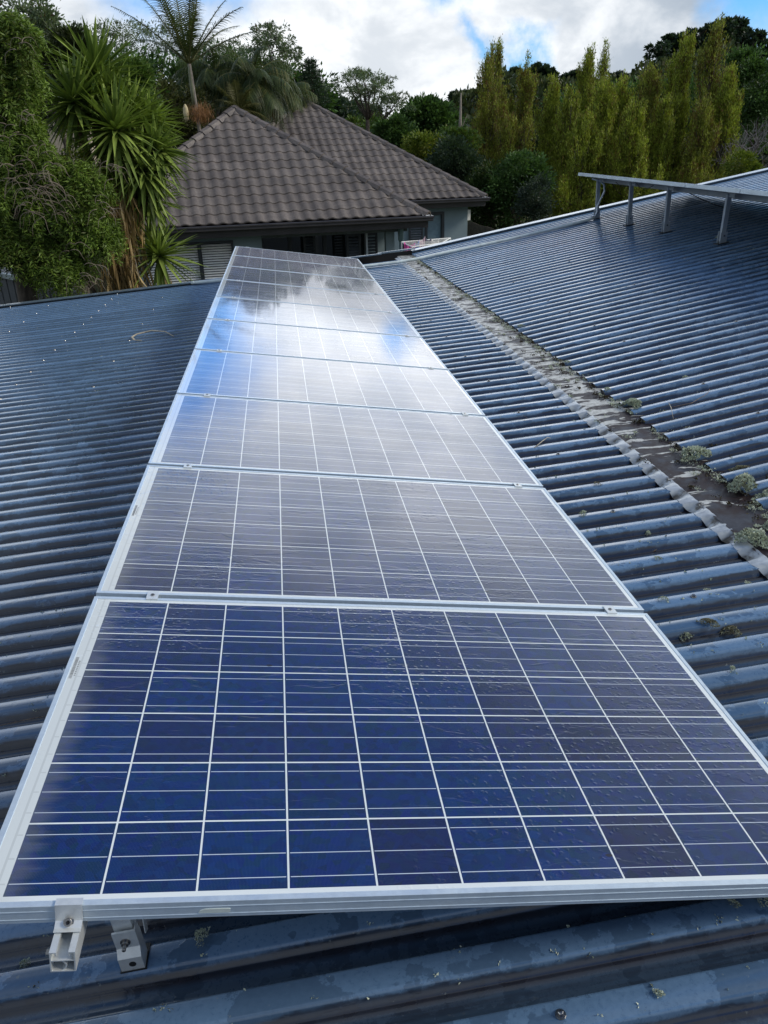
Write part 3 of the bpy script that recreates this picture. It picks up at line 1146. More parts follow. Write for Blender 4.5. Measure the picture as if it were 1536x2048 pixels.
def hip_roof(par, C, width, depth):
    """C = front right eave corner"""
    half = width / 2
    L = C - HE * width
    roof = empty('tiled_roof', parent=par)
    fr = roof_face('front_slope', L, HE, HB, width, half, roof)
    roof_face('right_slope', C, HB, -HE, depth, half, roof)
    roof_face('back_slope', C + HB * depth, -HE, -HB, width, half, roof)
    roof_face('left_slope', L + HB * depth, -HB, HE, depth, half, roof)
    z0, z1 = EAVE + .045, EAVE + .045 + half * PITCH_H
    a1 = C - HE * half + HB * half
    a2 = C - HE * half + HB * (depth - half)
    for p in (C, L):
        caps('hip_caps', (p[0], p[1], z0), (a1[0], a1[1], z1), roof)
    for p in (C + HB * depth, L + HB * depth):
        caps('hip_caps', (p[0], p[1], z0), (a2[0], a2[1], z1), roof)
    if depth > width + .1:
        caps('ridge_caps', (a1[0], a1[1], z1), (a2[0], a2[1], z1), roof)
    # gutter and fascia all round, soffit
    mb = MB()
    g = [(-.005, -.02), (.115, .0), (.125, -.02), (.125, -.05), (.105, -.065), (.105, -.12), (.09, -.135), (.0, -.135), (-.012, -.30), (-.035, -.30), (-.035, -.02)]
    pts = [L, C, C + HB * depth, L + HB * depth]
    outs = [-HB, HE, HB, -HE]
    V = []
    for i, p in enumerate(pts):
        o1 = outs[i - 1] + outs[i]
        for a, h in g:
            V.append((p[0] + o1[0] * a, p[1] + o1[1] * a, EAVE + .015 + h))
    n = len(g)
    mb.add(V, [(i * n + k, ((i + 1) % 4) * n + k, ((i + 1) % 4) * n + (k + 1) % n, i * n + (k + 1) % n) for i in range(4) for k in range(n)])
    mb.build('gutter', M_GUTTER, par)
    mb = MB()
    Q = [p - (outs[i - 1] + outs[i]) * .04 for i, p in enumerate(pts)]
    mb.add([(p[0], p[1], EAVE - .26) for p in Q] + [(p[0], p[1], EAVE - .245) for p in Q], [(3, 2, 1, 0), (4, 5, 6, 7), (0, 1, 5, 4), (1, 2, 6, 5), (2, 3, 7, 6), (3, 0, 4, 7)])
    mb.build('soffit', M_SOFFIT, par)


def hbox(mb, C, e0, e1, b0, b1, z0, z1):
    P = []
    for z in (z0, z1):
        for e, b in ((e0, b0), (e1, b0), (e1, b1), (e0, b1)):
            p = C + HE * e + HB * b
            P.append((p[0], p[1], z))
    mb.add(P, [(3, 2, 1, 0), (4, 5, 6, 7), (0, 1, 5, 4), (1, 2, 6, 5), (2, 3, 7, 6), (3, 0, 4, 7)])


def hb(name, mat, par, C, *boxes):
    mb = MB()
    for bx in boxes:
        hbox(mb, C, *bx)
    return mb.build(name, mat, par)


house = empty('tiled_house', loc=(0, 0, 0), label='house with brown hipped tile roofs and blue grey walls behind the far panel end', cat='house')
hip_roof(house, C1, 8.9, 13.0)
ZS = EAVE - .262
# front wing walls: left plain wall with blind window, deep dark verandah to the right
hb('wall', M_WALLB, house, C1, (-8.4, -7.45, .5, .7, 0, ZS), (-7.45, -5.16, .5, .7, 0, 1.15), (-7.45, -5.16, .5, .7, 2.40, ZS), (-5.16, -4.50, .5, .7, 0, ZS),
   (-8.4, -8.2, .7, 12.5, 0, ZS), (-4.50, -4.42, .5, 2.4, 0, ZS))
hb('wall', M_WALLB, house, C1, (-4.42, -.5, 2.2, 2.4, 0, ZS), (-.7, -.5, 2.4, 12.5, 0, ZS), (-8.2, -.7, 12.3, 12.5, 0, ZS), (-1.02, -.78, .62, .80, 0, 2.42))
hb('verandah_beam', M_SOFFIT, house, C1, (-4.42, -.45, .5, .66, 2.40, ZS - .002))


def window(C, e0, e1, b, z0, z1, par, mull=(), blind=True, fw=.055):
    boxes = [(e0, e1, b - .03, b + .05, z1 - fw, z1), (e0, e1, b - .03, b + .05, z0, z0 + fw), (e0, e0 + fw, b - .03, b + .05, z0 + fw, z1 - fw), (e1 - fw, e1, b - .03, b + .05, z0 + fw, z1 - fw)]
    boxes += [(m - .05, m + .05, b - .03, b + .05, z0 + fw, z1 - fw) for m in mull]
    w = hb('window', M_DARK, par, C, *boxes)
    hb('pane', M_WIN, w, C, (e0 + fw, e1 - fw, b + .13, b + .135, z0 + fw, z1 - fw))
    if blind:
        mb = MB()
        z = z0 + .07
        while z < z1 - .09:
            for a0, a1 in zip([e0 + fw] + [m + .05 for m in mull], [m - .05 for m in mull] + [e1 - fw]):
                P = []
                for e, bb, zz in ((a0, b + .02, z), (a1, b + .02, z), (a1, b + .06, z + .036), (a0, b + .06, z + .036)):
                    p = C + HE * e + HB * bb
                    P.append((p[0], p[1], zz))
                for e, bb, zz in ((a0, b + .02, z + .004), (a1, b + .02, z + .004), (a1, b + .06, z + .040), (a0, b + .06, z + .040)):
                    p = C + HE * e + HB * bb
                    P.append((p[0], p[1], zz))
                mb.add(P, [(0, 1, 2, 3), (7, 6, 5, 4), (0, 4, 5, 1), (2, 6, 7, 3)])
            z += .062
        mb.build('blind', M_WHITE, w)
    return w


window(C1, -7.45, -5.16, .5, 1.15, 2.40, house, (-6.03,))


def shutter(C, e0, e1, b, z0, z1, par):
    s = hb('louvre_shutter', M_DARK, par, C, (e0, e0 + .06, b, b + .05, z0, z1), (e1 - .06, e1, b, b + .05, z0, z1), (e0 + .06, e1 - .06, b, b + .05, z1 - .07, z1), (e0 + .06, e1 - .06, b, b + .05, z0, z0 + .07))
    mb = MB()
    z = z0 + .1
    while z < z1 - .12:
        P = []
        for dz in (0, .008):
            for e, bb, zz in ((e0 + .06, b, z), (e1 - .06, b, z), (e1 - .06, b + .05, z + .05), (e0 + .06, b + .05, z + .05)):
                p = C + HE * e + HB * bb
                P.append((p[0], p[1], zz + dz))
        mb.add(P, [(0, 1, 2, 3), (7, 6, 5, 4), (0, 4, 5, 1), (2, 6, 7, 3)])
        z += .082
    mb.build('louvre_slats', simple('slat_grey', (.085, .10, .12), .4), s)


for e0, e1 in ((-2.02, -1.62), (-1.52, -1.14), (-3.1, -2.75)):
    shutter(C1, e0, e1, 1.9 if e0 < -2.5 else 1.1, .2, 2.35, house)
hb('sliding_door', M_DARK, house, C1, (-4.3, -4.22, 2.1, 2.18, 0, 2.3), (-3.5, -3.4, 2.1, 2.18, 0, 2.3), (-2.5, -2.4, 2.1, 2.18, 0, 2.3), (-1.3, -1.2, 2.1, 2.18, 0, 2.3), (-4.3, -1.2, 2.1, 2.18, 2.3, 2.38))
hb('pane', M_WIN, house, C1, (-4.22, -1.3, 2.17, 2.175, 0, 2.3))
hb('verandah_post', simple('pale_post', (.34, .38, .40), .5), house, C1, (-1.60, -1.55, .55, .60, 0, 2.40))
dp = empty('downpipe', parent=house)
mb = MB()
p = C1 - HE * .66 + HB * .42
mb.tube([(p[0], p[1], 0), (p[0], p[1], 2.16)], .042, 10)
mb.build('pipe', simple('teal_downpipe', (.09, .15, .17), .4), dp, True)
mb = MB()
mb.lathe([(.03, 2.12), (.07, 2.2), (.075, 2.42), (.08, 2.44), (.08, 2.50), (.05, 2.52)], (p[0], p[1], 0), n=14)
mb.build('rain_head', simple('teal_rainhead', (.12, .19, .21), .4), dp, True)
# rear wing
hip_roof(house, C2, 10.98, 13.5)
hb('wall', M_WALLB, house, C2, (-10.4, -2.14, .5, .7, 0, ZS), (-2.14, -1.40, .5, .7, 0, .9), (-2.14, -1.40, .5, .7, 2.36, ZS), (-1.40, -.5, .5, .7, 0, ZS), (-.7, -.5, .7, 12.9, 0, ZS), (-10.4, -.7, 12.7, 12.9, 0, ZS))
w_ = window(C2, -2.14, -1.40, .5, .9, 2.36, house, (), False, .10)
hb('lit_pane_sheet', simple('lit_pane_blue_grey', (.16, .24, .29), .6), w_, C2, (-2.03, -1.51, .56, .57, 1.01, 2.25))  # added sheet before the pane, the light on the glass put into its colour
shutter(C2, -2.75, -2.22, .42, .9, 2.40, house)
hb('meter_box', M_WHITE, house, C2, (-.5, -.38, .52, .75, 2.02, 2.38))

# ------------------------------------------------------------------ laundry, fences, shed
rack = empty('drying_rack', label='white folding drying rack hung with washing by the tiled house corner', cat='drying rack')
mb = MB()
p0, p1, p2, p3 = aty(803, 484, 18.2), aty(824, 494, 17.6), aty(901, 476, 18.6), aty(884, 486, 17.9)
zt = p1[2] + .0
for a, b_ in ((p0, p2), (p1, p3), (p0, p1), (p2, p3)):
    mb.tube([a, b_], .011, 6)
for t in np.linspace(.15, .85, 5):
    mb.tube([p0 + (p1 - p0) * t, p2 + (p3 - p2) * t], .004, 5)
for a in (p0, p1, p2, p3):
    mb.tube([a, (a[0], a[1], 0.0)], .011, 6)
mb.build('frame', M_WHITE, rack)


def cloth(label, a, b_, drop, col, seed):
    rr = np.random.RandomState(seed)
    a, b_ = np.array(a), np.array(b_)
    nu, nv = 14, 8
    V = []
    nrm = np.cross(b_ - a, (0, 0, 1))
    nrm /= np.linalg.norm(nrm)
    f = rr.uniform(2, 4)
    for i in range(nu):
        for j in range(nv):
            t = i / (nu - 1)
            s = j / (nv - 1)
            p = a + (b_ - a) * t + np.array([0, 0, -.06 * math.sin(math.pi * t) * (1 - s) - s * drop * (1 + .15 * math.sin(5 * t + seed))])
            p = p + nrm * (.035 * math.sin(f * 6.28 * t + seed + s * 2) * (.3 + s))
            V.append(p)
    F = [(i * nv + j, (i + 1) * nv + j, (i + 1) * nv + j + 1, i * nv + j + 1) for i in range(nu - 1) for j in range(nv - 1)]
    me = bpy.data.meshes.new('garment')
    me.from_pydata([tuple(p) for p in V], [], F)
    o = link('garment', me, simple('fabric_%d' % seed, col, .9, 0, .3, 14), None, True)
    so = o.modifiers.new('solid', 'SOLIDIFY')
    so.thickness = .006
    tag(o, label, 'garment', 'washing on the drying rack')


cloth('dark striped garment at the left end of the drying rack', p0 + (.02, 0, 0), p0 + (.16, .02, -.02), .34, (.04, .03, .05), 1)
cloth('bright pink garment on the drying rack', aty(808, 484, 17.95), aty(830, 486, 17.95), .30, (.75, .12, .42), 2)
cloth('pale pink garment hanging highest in the middle of the drying rack', aty(836, 480, 18.2), aty(850, 472, 18.3), .28, (.62, .45, .50), 3)
cloth('light blue patterned garment beside the bright pink one', aty(829, 485, 18.1), aty(838, 480, 18.1), .3, (.30, .45, .75), 4)
cloth('grey and black garment right of the pale pink one', aty(850, 473, 18.3), aty(862, 477, 18.3), .25, (.13, .13, .17), 5)
cloth('white garment near the right end of the drying rack', aty(862, 477, 18.3), aty(878, 479, 18.3), .22, (.62, .58, .56), 6)

M_WOOD = simple('weathered_boards', (.085, .072, .055), .85, 0, .35, 9, .3)
fe = empty('board_fence', label='weathered vertical board fence right of the tiled house', cat='fence')
mb = MB()
a, b_ = aty(938, 447, 33), aty(972, 462, 30.5)
n = 16
for i in range(n):
    t = i / n
    p = a + (b_ - a) * t * 1.6
    mb.box((p[0], p[1], .85), (.12, .02, 1.7 + .03 * math.sin(i * 7)), ax=((.72, -.69, 0), (.69, .72, 0), (0, 0, 1)))
mb.build('boards', M_WOOD, fe)

shed = empty('garden_shed', label='low grey ribbed shed with a pale gutter behind the left roof edge', cat='shed')
mb = MB()
s0, s1 = aty(-60, 536, 14.8), aty(88, 566, 14.4)
sd_ = (s1 - s0)
sd_ /= np.linalg.norm(sd_[:2])
nn = np.array([-sd_[1], sd_[0], 0])
for i in range(16):
    p = s0 + sd_ * (i * .13)
    mb.box2((p[0], p[1] + .02, 0), (p[0] + .09, p[1] + .05, p[2] - .05))
    mb.box2((p[0] + .09, p[1] + .04, 0), (p[0] + .13, p[1] + .07, p[2] - .05))
mb.build('ribbed_wall', simple('grey_cladding', (.15, .16, .17), .5, 0, .1, 4), shed)
mb = MB()
mb.prism([(-.05, -.05), (.05, -.05), (.05, .03), (-.05, .03)], s0 - sd_ * .3, s1, (0, 1, 0), (0, 0, 1))
mb.build('gutter', simple('pale_gutter', (.34, .40, .40), .4), shed)
mb = MB()
w = 1.2
mb.add([s0 - sd_ * .3 + (0, .05, .02), s1 + np.array([0, .05, .02]), s1 + np.array([-.2, 1.6, .22]), s0 - sd_ * .3 + (-.2, 1.6, .22),
        s0 - sd_ * .3 + (0, .05, .0), s1 + np.array([0, .05, .0]), s1 + np.array([-.2, 1.6, .2]), s0 - sd_ * .3 + (-.2, 1.6, .2)],
       [(0, 1, 2, 3), (7, 6, 5, 4), (0, 4, 5, 1), (1, 5, 6, 2), (2, 6, 7, 3), (3, 7, 4, 0)])
mb.build('roof', simple('shed_roof', (.12, .12, .12), .5), shed)

# ------------------------------------------------------------------ foliage helpers
def leaf_mat(name, dark, light, accent=None, acc=.0, rough=.5, trans=.25, scale=1.3):
    m, nt, b = material(name)
    o = nt.obj()
    rnd = nt.new('ShaderNodeNewGeometry').outputs['Random Per Island']
    n1 = nt.noise(o, scale, 3, .6)
    f = nt.math('ADD', nt.math('MULTIPLY', rnd, .6), nt.math('MULTIPLY', nt.ss(n1, .3, .7), .5))
    c = nt.mix(nt.math('MULTIPLY', f, 1.0, clamp=True), dark, light)
    if accent:
        r2 = nt.math('FRACT', nt.math('MULTIPLY', rnd, 37.7))
        n2 = nt.noise(nt.vmath('ADD', o, (9, 3, 5)), scale * .8, 3, .6)
        k = nt.math('LESS_THAN', r2, nt.math('MULTIPLY', nt.ss(n2, .38, .68), acc))
        c = nt.mix(k, c, accent)
    setb(nt, b, c, max(rough, .45), 0, .22)
    tr = nt.new('ShaderNodeBsdfTranslucent')
    nt.put(tr.inputs[0], nt.vmath('MULTIPLY', c, (1.3, 1.4, .7)))
    mx = nt.new('ShaderNodeMixShader')
    mx.inputs[0].default_value = trans
    nt.l.new(b.outputs[0], mx.inputs[1])
    nt.l.new(tr.outputs[0], mx.inputs[2])
    nt.l.new(mx.outputs[0], nt.n['Material Output'].inputs[0])
    return m


def bark_mat(name, a, b2, sc=14):
    m, nt, b = material(name)
    o = nt.obj()
    x, y, z = nt.sep(o)
    n = nt.noise(nt.comb(x, y, nt.math('MULTIPLY', z, .3)), sc, 5, .7)
    setb(nt, b, nt.mix(nt.ss(n, .3, .7), a, b2), .9, 0, .2, normal=nt.bump(n, .5, .02))
    return m


BARK = bark_mat('grey_brown_bark', (.05, .042, .035), (.13, .11, .09))
BARK_P = bark_mat('pale_bark', (.16, .14, .12), (.30, .27, .23))


def leaves(name, P, D, L, W, mat, par, rng, fold=.0):
    """rhombic leaves at P with long axes D, length L, width W"""
    n = len(P)
    D = D / (np.linalg.norm(D, axis=1, keepdims=True) + 1e-9)
    r = rng.normal(size=(n, 3))
    S = np.cross(D, r)
    S /= np.linalg.norm(S, axis=1, keepdims=True) + 1e-9
    N = np.cross(D, S)
    L = np.broadcast_to(np.asarray(L, float), (n,))[:, None]
    W = np.broadcast_to(np.asarray(W, float), (n,))[:, None]
    a = P
    m = P + D * L * .45
    b_ = m + S * W * .5 + N * fold * W
    d = m - S * W * .5 + N * fold * W
    c = P + D * L - N * fold * L * .3
    V = np.stack([a, b_, c, d], 1).reshape(-1, 3)
    F = np.arange(n * 4).reshape(-1, 4)
    return fast_mesh(name, V, F, mat, par)


def clump_cloud(rng, blobs, per, flat=.75, up=.2):
    """leaf origins scattered in many small tufts over and inside ellipsoid blobs (c, r) -> points, outward dirs"""
    P, D = [], []
    for c, r, n in blobs:
        c = np.array(c, float)
        r = np.array(r, float)
        q = rng.normal(size=(n, 3))
        q /= np.linalg.norm(q, axis=1, keepdims=True)
        rad = rng.uniform(.45, 1.05, size=(n, 1)) ** .6
        cc = c + q * r * rad
        tr = r.mean() * rng.uniform(.10, .26, size=(n, 1))
        for i in range(n):
            k = per
            g = rng.normal(size=(k, 3)) * tr[i] * np.array([1, 1, flat])
            P.append(cc[i] + g)
            D.append(g + q[i] * tr[i] * 1.2 + np.array([0, 0, up * tr[i][0]]))
    return np.concatenate(P), np.concatenate(D)


def limb(mb, a, b_, r0, r1, rng, n=6, wob=.06, sides=6, sag_=0):
    a, b_ = np.array(a, float), np.array(b_, float)
    L = np.linalg.norm(b_ - a)
    pts = []
    o = rng.normal(size=3) * L * wob
    for t in np.linspace(0, 1, n):
        p = a + (b_ - a) * t + o * math.sin(math.pi * t) + rng.normal(size=3) * L * wob * .25 * (0 if t in (0, 1) else 1)
        p[2] += -sag_ * 4 * t * (1 - t)
        pts.append(p)
    mb.tube(pts, [r0 + (r1 - r0) * t for t in np.linspace(0, 1, n)], sides, caps=True)
    return pts


def broad_tree(name, label, cat, base, blobs, lmat, bark=BARK, seed=1, per=60, leaf=.22, group=None, trunk_r=.22, wide=.5, twigs=True, up=.2):
    """trunk, limbs reaching every blob of the crown and tufted foliage"""
    rng = np.random.RandomState(seed)
    base = np.array(base, float)
    r = empty(name, loc=tuple(base), label=label, cat=cat, group=group)
    mb = MB()
    cen = np.mean([b_[0] for b_ in blobs], 0)
    fork = np.array([base[0] * .6 + cen[0] * .4, base[1] * .6 + cen[1] * .4, base[2] + (min(b_[0][2] for b_ in blobs) - base[2]) * .62])
    limb(mb, base * 0, fork - base, trunk_r, trunk_r * .7, rng, wob=.03, sides=8)
    for c, rr, n in blobs:
        e = np.array(c) - base
        pts = limb(mb, fork - base, e, trunk_r * .5, trunk_r * .08, rng, wob=.08, sides=5)
        if twigs:
            for q in range(5):
                s = pts[rng.randint(2, len(pts))]
                dd = rng.normal(size=3)
                dd /= np.linalg.norm(dd)
                dd[2] = abs(dd[2]) * .6
                limb(mb, s, s + dd * np.array(rr) * .9, trunk_r * .14, trunk_r * .03, rng, n=4, sides=4)
    mb.build('trunk', bark, r, True)
    P, D = clump_cloud(rng, [((np.array(c) - base), rr, n) for c, rr, n in blobs], per, up=up)
    leaves('crown', P, D, rng.uniform(.6, 1.3, len(P)) * leaf, rng.uniform(.6, 1.2, len(P)) * leaf * wide, lmat, r, rng, .15)
    return r


def px_blobs(lst, y, k=1.0, depth=1.0):
    """(u, v, radius px wide, radius px high, tufts) -> blobs in the world at depth y"""
    out = []
    for q in lst:
        u, v, ru, rv, n = q[:5]
        yy = y + (q[5] if len(q) > 5 else 0)
        c = aty(u, v, yy)
        s = yy / FPX
        out.append((tuple(c), (ru * s, (ru + rv) * .5 * s * depth, rv * s), int(n * k)))
    return out


def ground_at(x, y):
    return float(hill_h(np.array([x]), np.array([y]))[0])


LM_DARK = leaf_mat('dark_evergreen', (0.010, 0.024, 0.010), (0.101, 0.191, 0.055))
LM_MID = leaf_mat('mid_green', (0.034, 0.074, 0.019), (0.122, 0.197, 0.048), (.12, .13, .03), .3)
LM_LIME = leaf_mat('lime_green', (.045, .085, .010), (.17, .22, .035), (.25, .26, .05), .4)
LM_EUC = leaf_mat('eucalypt', (0.058, 0.089, 0.058), (0.214, 0.275, 0.164), (.10, .07, .04), .15)
LM_PINE = leaf_mat('pine_needles', (0.016, 0.035, 0.022), (0.051, 0.082, 0.047))
LM_POP = leaf_mat('poplar_leaf', (0.034, 0.055, 0.008), (0.422, 0.494, 0.070), (.17, .12, .035), .4, scale=2.2)
LM_POPB = leaf_mat('poplar_leaf_brown', (0.052, 0.060, 0.011), (0.374, 0.420, 0.073), (.17, .105, .040), .6, scale=2.2)
LM_WEEP = leaf_mat('weeping_leaf', (0.016, 0.036, 0.008), (0.231, 0.346, 0.059), (.10, .12, .03), .25, rough=.38, scale=1.1)
LM_YUC = leaf_mat('yucca_leaf', (0.037, 0.076, 0.018), (0.343, 0.445, 0.098), (.10, .14, .03), .15, rough=.38, trans=.12)
LM_PALM = leaf_mat('palm_leaf', (0.021, 0.039, 0.015), (0.078, 0.105, 0.033), (.12, .12, .04), .2, rough=.4, trans=.2)
LM_DEAD = leaf_mat('dead_leaf', (.10, .065, .030), (.42, .29, .12), (.55, .42, .22), .4, rough=.7, trans=.15, scale=3)
LM_TENDRIL = leaf_mat('dry_tendril', (0.126, 0.098, 0.070), (0.336, 0.280, 0.210), trans=.1)

# ------------------------------------------------------------------ yucca with many heads
def rosette(par, c, axis, n, L, W, rng, mat=LM_YUC, droop=.15, spread=1.0):
    axis = np.array(axis, float)
    axis /= np.linalg.norm(axis)
    V, F = [], []
    seg = 6
    for i in range(n):
        t = (i + .5) / n
        th = math.acos(1 - t * (1 + .62 * spread))         # from the axis outward and a little back
        ph = i * 2.399963 + rng.uniform(-.2, .2)
        a = np.cross(axis, (0.2, 0.31, .9))
        a /= np.linalg.norm(a)
        b2 = np.cross(axis, a)
        d = math.cos(th) * axis + math.sin(th) * (math.cos(ph) * a + math.sin(ph) * b2)
        l = L * rng.uniform(.78, 1.1) * (.75 + .25 * math.sin(min(th, 1.6)))
        w = W * rng.uniform(.8, 1.15)
        s = np.cross(d, (0, 0, 1))
        if np.linalg.norm(s) < .1:
            s = np.cross(d, (1, 0, 0))
        s /= np.linalg.norm(s)
        nn_ = np.cross(s, d)
        if nn_[2] < 0:
            nn_ = -nn_
        base = len(V)
        dr = droop * (l * .5) * rng.uniform(.3, 1.6) * (1.4 if rng.rand() < .15 else 1)
        for k in range(seg + 1):
            q = k / seg
            p = np.array(c) + d * (.03 + l * q) + np.array([0, 0, -1.0]) * dr * q * q
            ww = w * (.55 + .45 * math.sin(min(1, q * 2.2) * math.pi / 2)) * (1 - max(0, q - .35) / .65) ** .8 + .0015
            V += [p - s * ww / 2 + nn_ * ww * .16, p - nn_ * ww * .10, p + s * ww / 2 + nn_ * ww * .16]
        for k in range(seg):
            a0 = base + k * 3
            F += [(a0, a0 + 1, a0 + 4, a0 + 3), (a0 + 1, a0 + 2, a0 + 5, a0 + 4)]
    fast_mesh('leaf_rosette', V, F, mat, par, True)


yb = np.array([-2.75, 13.7, 0])
yuc = empty('giant_yucca', label='tall many headed yucca with spiky rosettes and a skirt of tan dead leaves', cat='yucca')
rng = np.random.RandomState(11)
heads = [(192, 148, 14.0, (-.1, .1, 1), 84, .92), (232, 262, 13.3, (.0, -.95, .12), 96, .86), (150, 205, 13.6, (-.8, -.2, .55), 72, .84),
         (262, 228, 13.9, (.25, -.1, 1), 78, .80), (300, 245, 13.9, (.5, -.1, .9), 66, .62), (312, 300, 13.5, (.75, -.45, .25), 78, .66), (288, 345, 13.4, (.45, -.7, -.35), 72, .74),
         (190, 225, 13.8, (-.3, .1, 1), 60, .7), (255, 330, 13.5, (.1, -.9, -.5), 66, .70), (215, 190, 13.9, (.2, 0, 1), 60, .7), (300, 400, 13.7, (.6, -.3, -.4), 44, .62)]
mb = MB()
base = yb
for (u, v, y_, ax, n, L) in heads:
    c = aty(u, v, y_)
    rosette(yuc, c, ax, int(n * 1.4), L, .078, rng, droop=.28 if ax[2] < .3 else .12)
    j = np.array([yb[0] + .12 * (c[0] - yb[0]), yb[1], 3.1 + rng.uniform(-.3, .3)])
    mid = (j + c) / 2 + np.array([0, .1, -.15])
    mb.tube([j, mid, c], [.09, .07, .06], 7)
mb.tube([yb, yb + (.02, 0, 1.2), yb + (.05, 0, 2.4), yb + (.1, 0, 3.2)], [.24, .19, .16, .15], 9)
mb.build('trunk', bark_mat('yucca_bark', (.14, .10, .06), (.34, .25, .14)), yuc, True)
# skirt of hanging dead leaves
n = 520
P = np.stack([rng.normal(-2.40, .13, n), rng.normal(13.35, .12, n), rng.uniform(2.7, 4.05, n)], 1)
P[:, 0] -= (4.05 - P[:, 2]) * .10
D = np.stack([rng.normal(0, .16, n), rng.normal(0, .14, n), -np.ones(n)], 1)
leaves('dead_skirt', P, D, rng.uniform(.45, .85, n), rng.uniform(.025, .05, n), LM_DEAD, yuc, rng, .2)
n = 260
P = np.stack([rng.normal(-2.85, .28, n), rng.normal(13.4, .15, n), rng.uniform(2.2, 3.2, n)], 1)
D = np.stack([rng.normal(-.1, .35, n), rng.normal(0, .2, n), -np.ones(n)], 1)
leaves('dead_skirt', P, D, rng.uniform(.4, .8, n), rng.uniform(.008, .02, n), LM_TENDRIL, yuc, rng, .1)

y2 = empty('young_yucca', label='smaller single headed yucca low in front of the white slatted window', cat='yucca')
c = aty(318, 512, 13.6)
rosette(y2, c, (.1, -.35, .95), 96, .80, .066, rng, droop=.2, spread=1.1)
rosette(y2, c + np.array([-.05, .1, .12]), (0, -.1, 1), 30, .7, .05, rng, droop=.05, spread=.4)
mb = MB()
mb.tube([(c[0] - .1, c[1] + .1, 0), (c[0] - .04, c[1] + .05, 1.4), c], [.09, .08, .06], 8)
mb.build('trunk', BARK, y2, True)
n = 90
P = c + rng.normal(size=(n, 3)) * (.05, .05, .12) + (0, .02, -.35)
leaves('dead_skirt', P, np.stack([rng.normal(0, .25, n), rng.normal(0, .2, n), -np.ones(n)], 1), .5, .02, LM_DEAD, y2, rng, .2)

# ------------------------------------------------------------------ weeping tree at the left
wt = empty('weeping_tree', loc=(0, 0, 0), label='bushy weeping tree with drooping sprays and dry curly stems at the left edge', cat='tree')
rng = np.random.RandomState(21)
blobs = px_blobs([(-40, 95, 60, 60, 0), (20, 75, 38, 40, 0), (-10, 200, 55, 70, 0), (35, 150, 28, 45, 0), (0, 300, 60, 70, 0), (70, 330, 38, 45, 0), (10, 400, 70, 70, 0), (165, 365, 30, 38, 0), (110, 430, 50, 50, 0),
                  (10, 480, 60, 45, 0), (190, 462, 32, 32, 0), (115, 525, 42, 40, 0), (45, 265, 22, 36, 0), (150, 410, 40, 36, 0), (-25, 480, 40, 30, 0), (60, 480, 45, 42, 0)], 12.5)
AP, AD, dens = [], [], []
TP, TD = [], []
for (c, r, _), m in zip(blobs, (95, 140, 190, 95, 230, 170, 230, 185, 200, 230, 140, 170, 95, 140, 110, 140)):
    q = rng.normal(size=(m, 3))
    q /= np.linalg.norm(q, axis=1, keepdims=True)
    q[:, 1] *= np.where(rng.rand(m) < .6, -1, 1) * np.sign(q[:, 1] + 1e-9)
    q[:, 2] = np.where(rng.rand(m) < .65, np.abs(q[:, 2]), q[:, 2])
    A = np.array(c) + q * np.array(r) * rng.uniform(.6, 1.0, (m, 1))
    for i in range(m):
        # a spray: stem goes out then hangs
        outd = q[i] * np.array([1, 1, .3])
        l = rng.uniform(.16, .34)
        k = 24
        t = np.linspace(.05, 1, k)[:, None]
        stem = A[i] + outd * l * .55 * np.sin(t * 1.3) + np.array([0, 0, -1.0]) * l * t ** 1.7 + rng.normal(size=3) * .04 * t
        for s in (-1, 1):
            side = np.cross(outd, (0, 0, 1))
            side /= np.linalg.norm(side) + 1e-9
            AP.append(stem + rng.normal(size=(k, 3)) * .02)
            AD.append(side * s * .7 + np.array([0, 0, -.45]) + outd * .3 + rng.normal(size=(k, 3)) * .5)
AP = np.concatenate(AP)
AD = np.concatenate(AD)
leaves('foliage', AP, AD, rng.uniform(.05, .10, len(AP)), rng.uniform(.013, .023, len(AP)), LM_WEEP, wt, rng, .2)
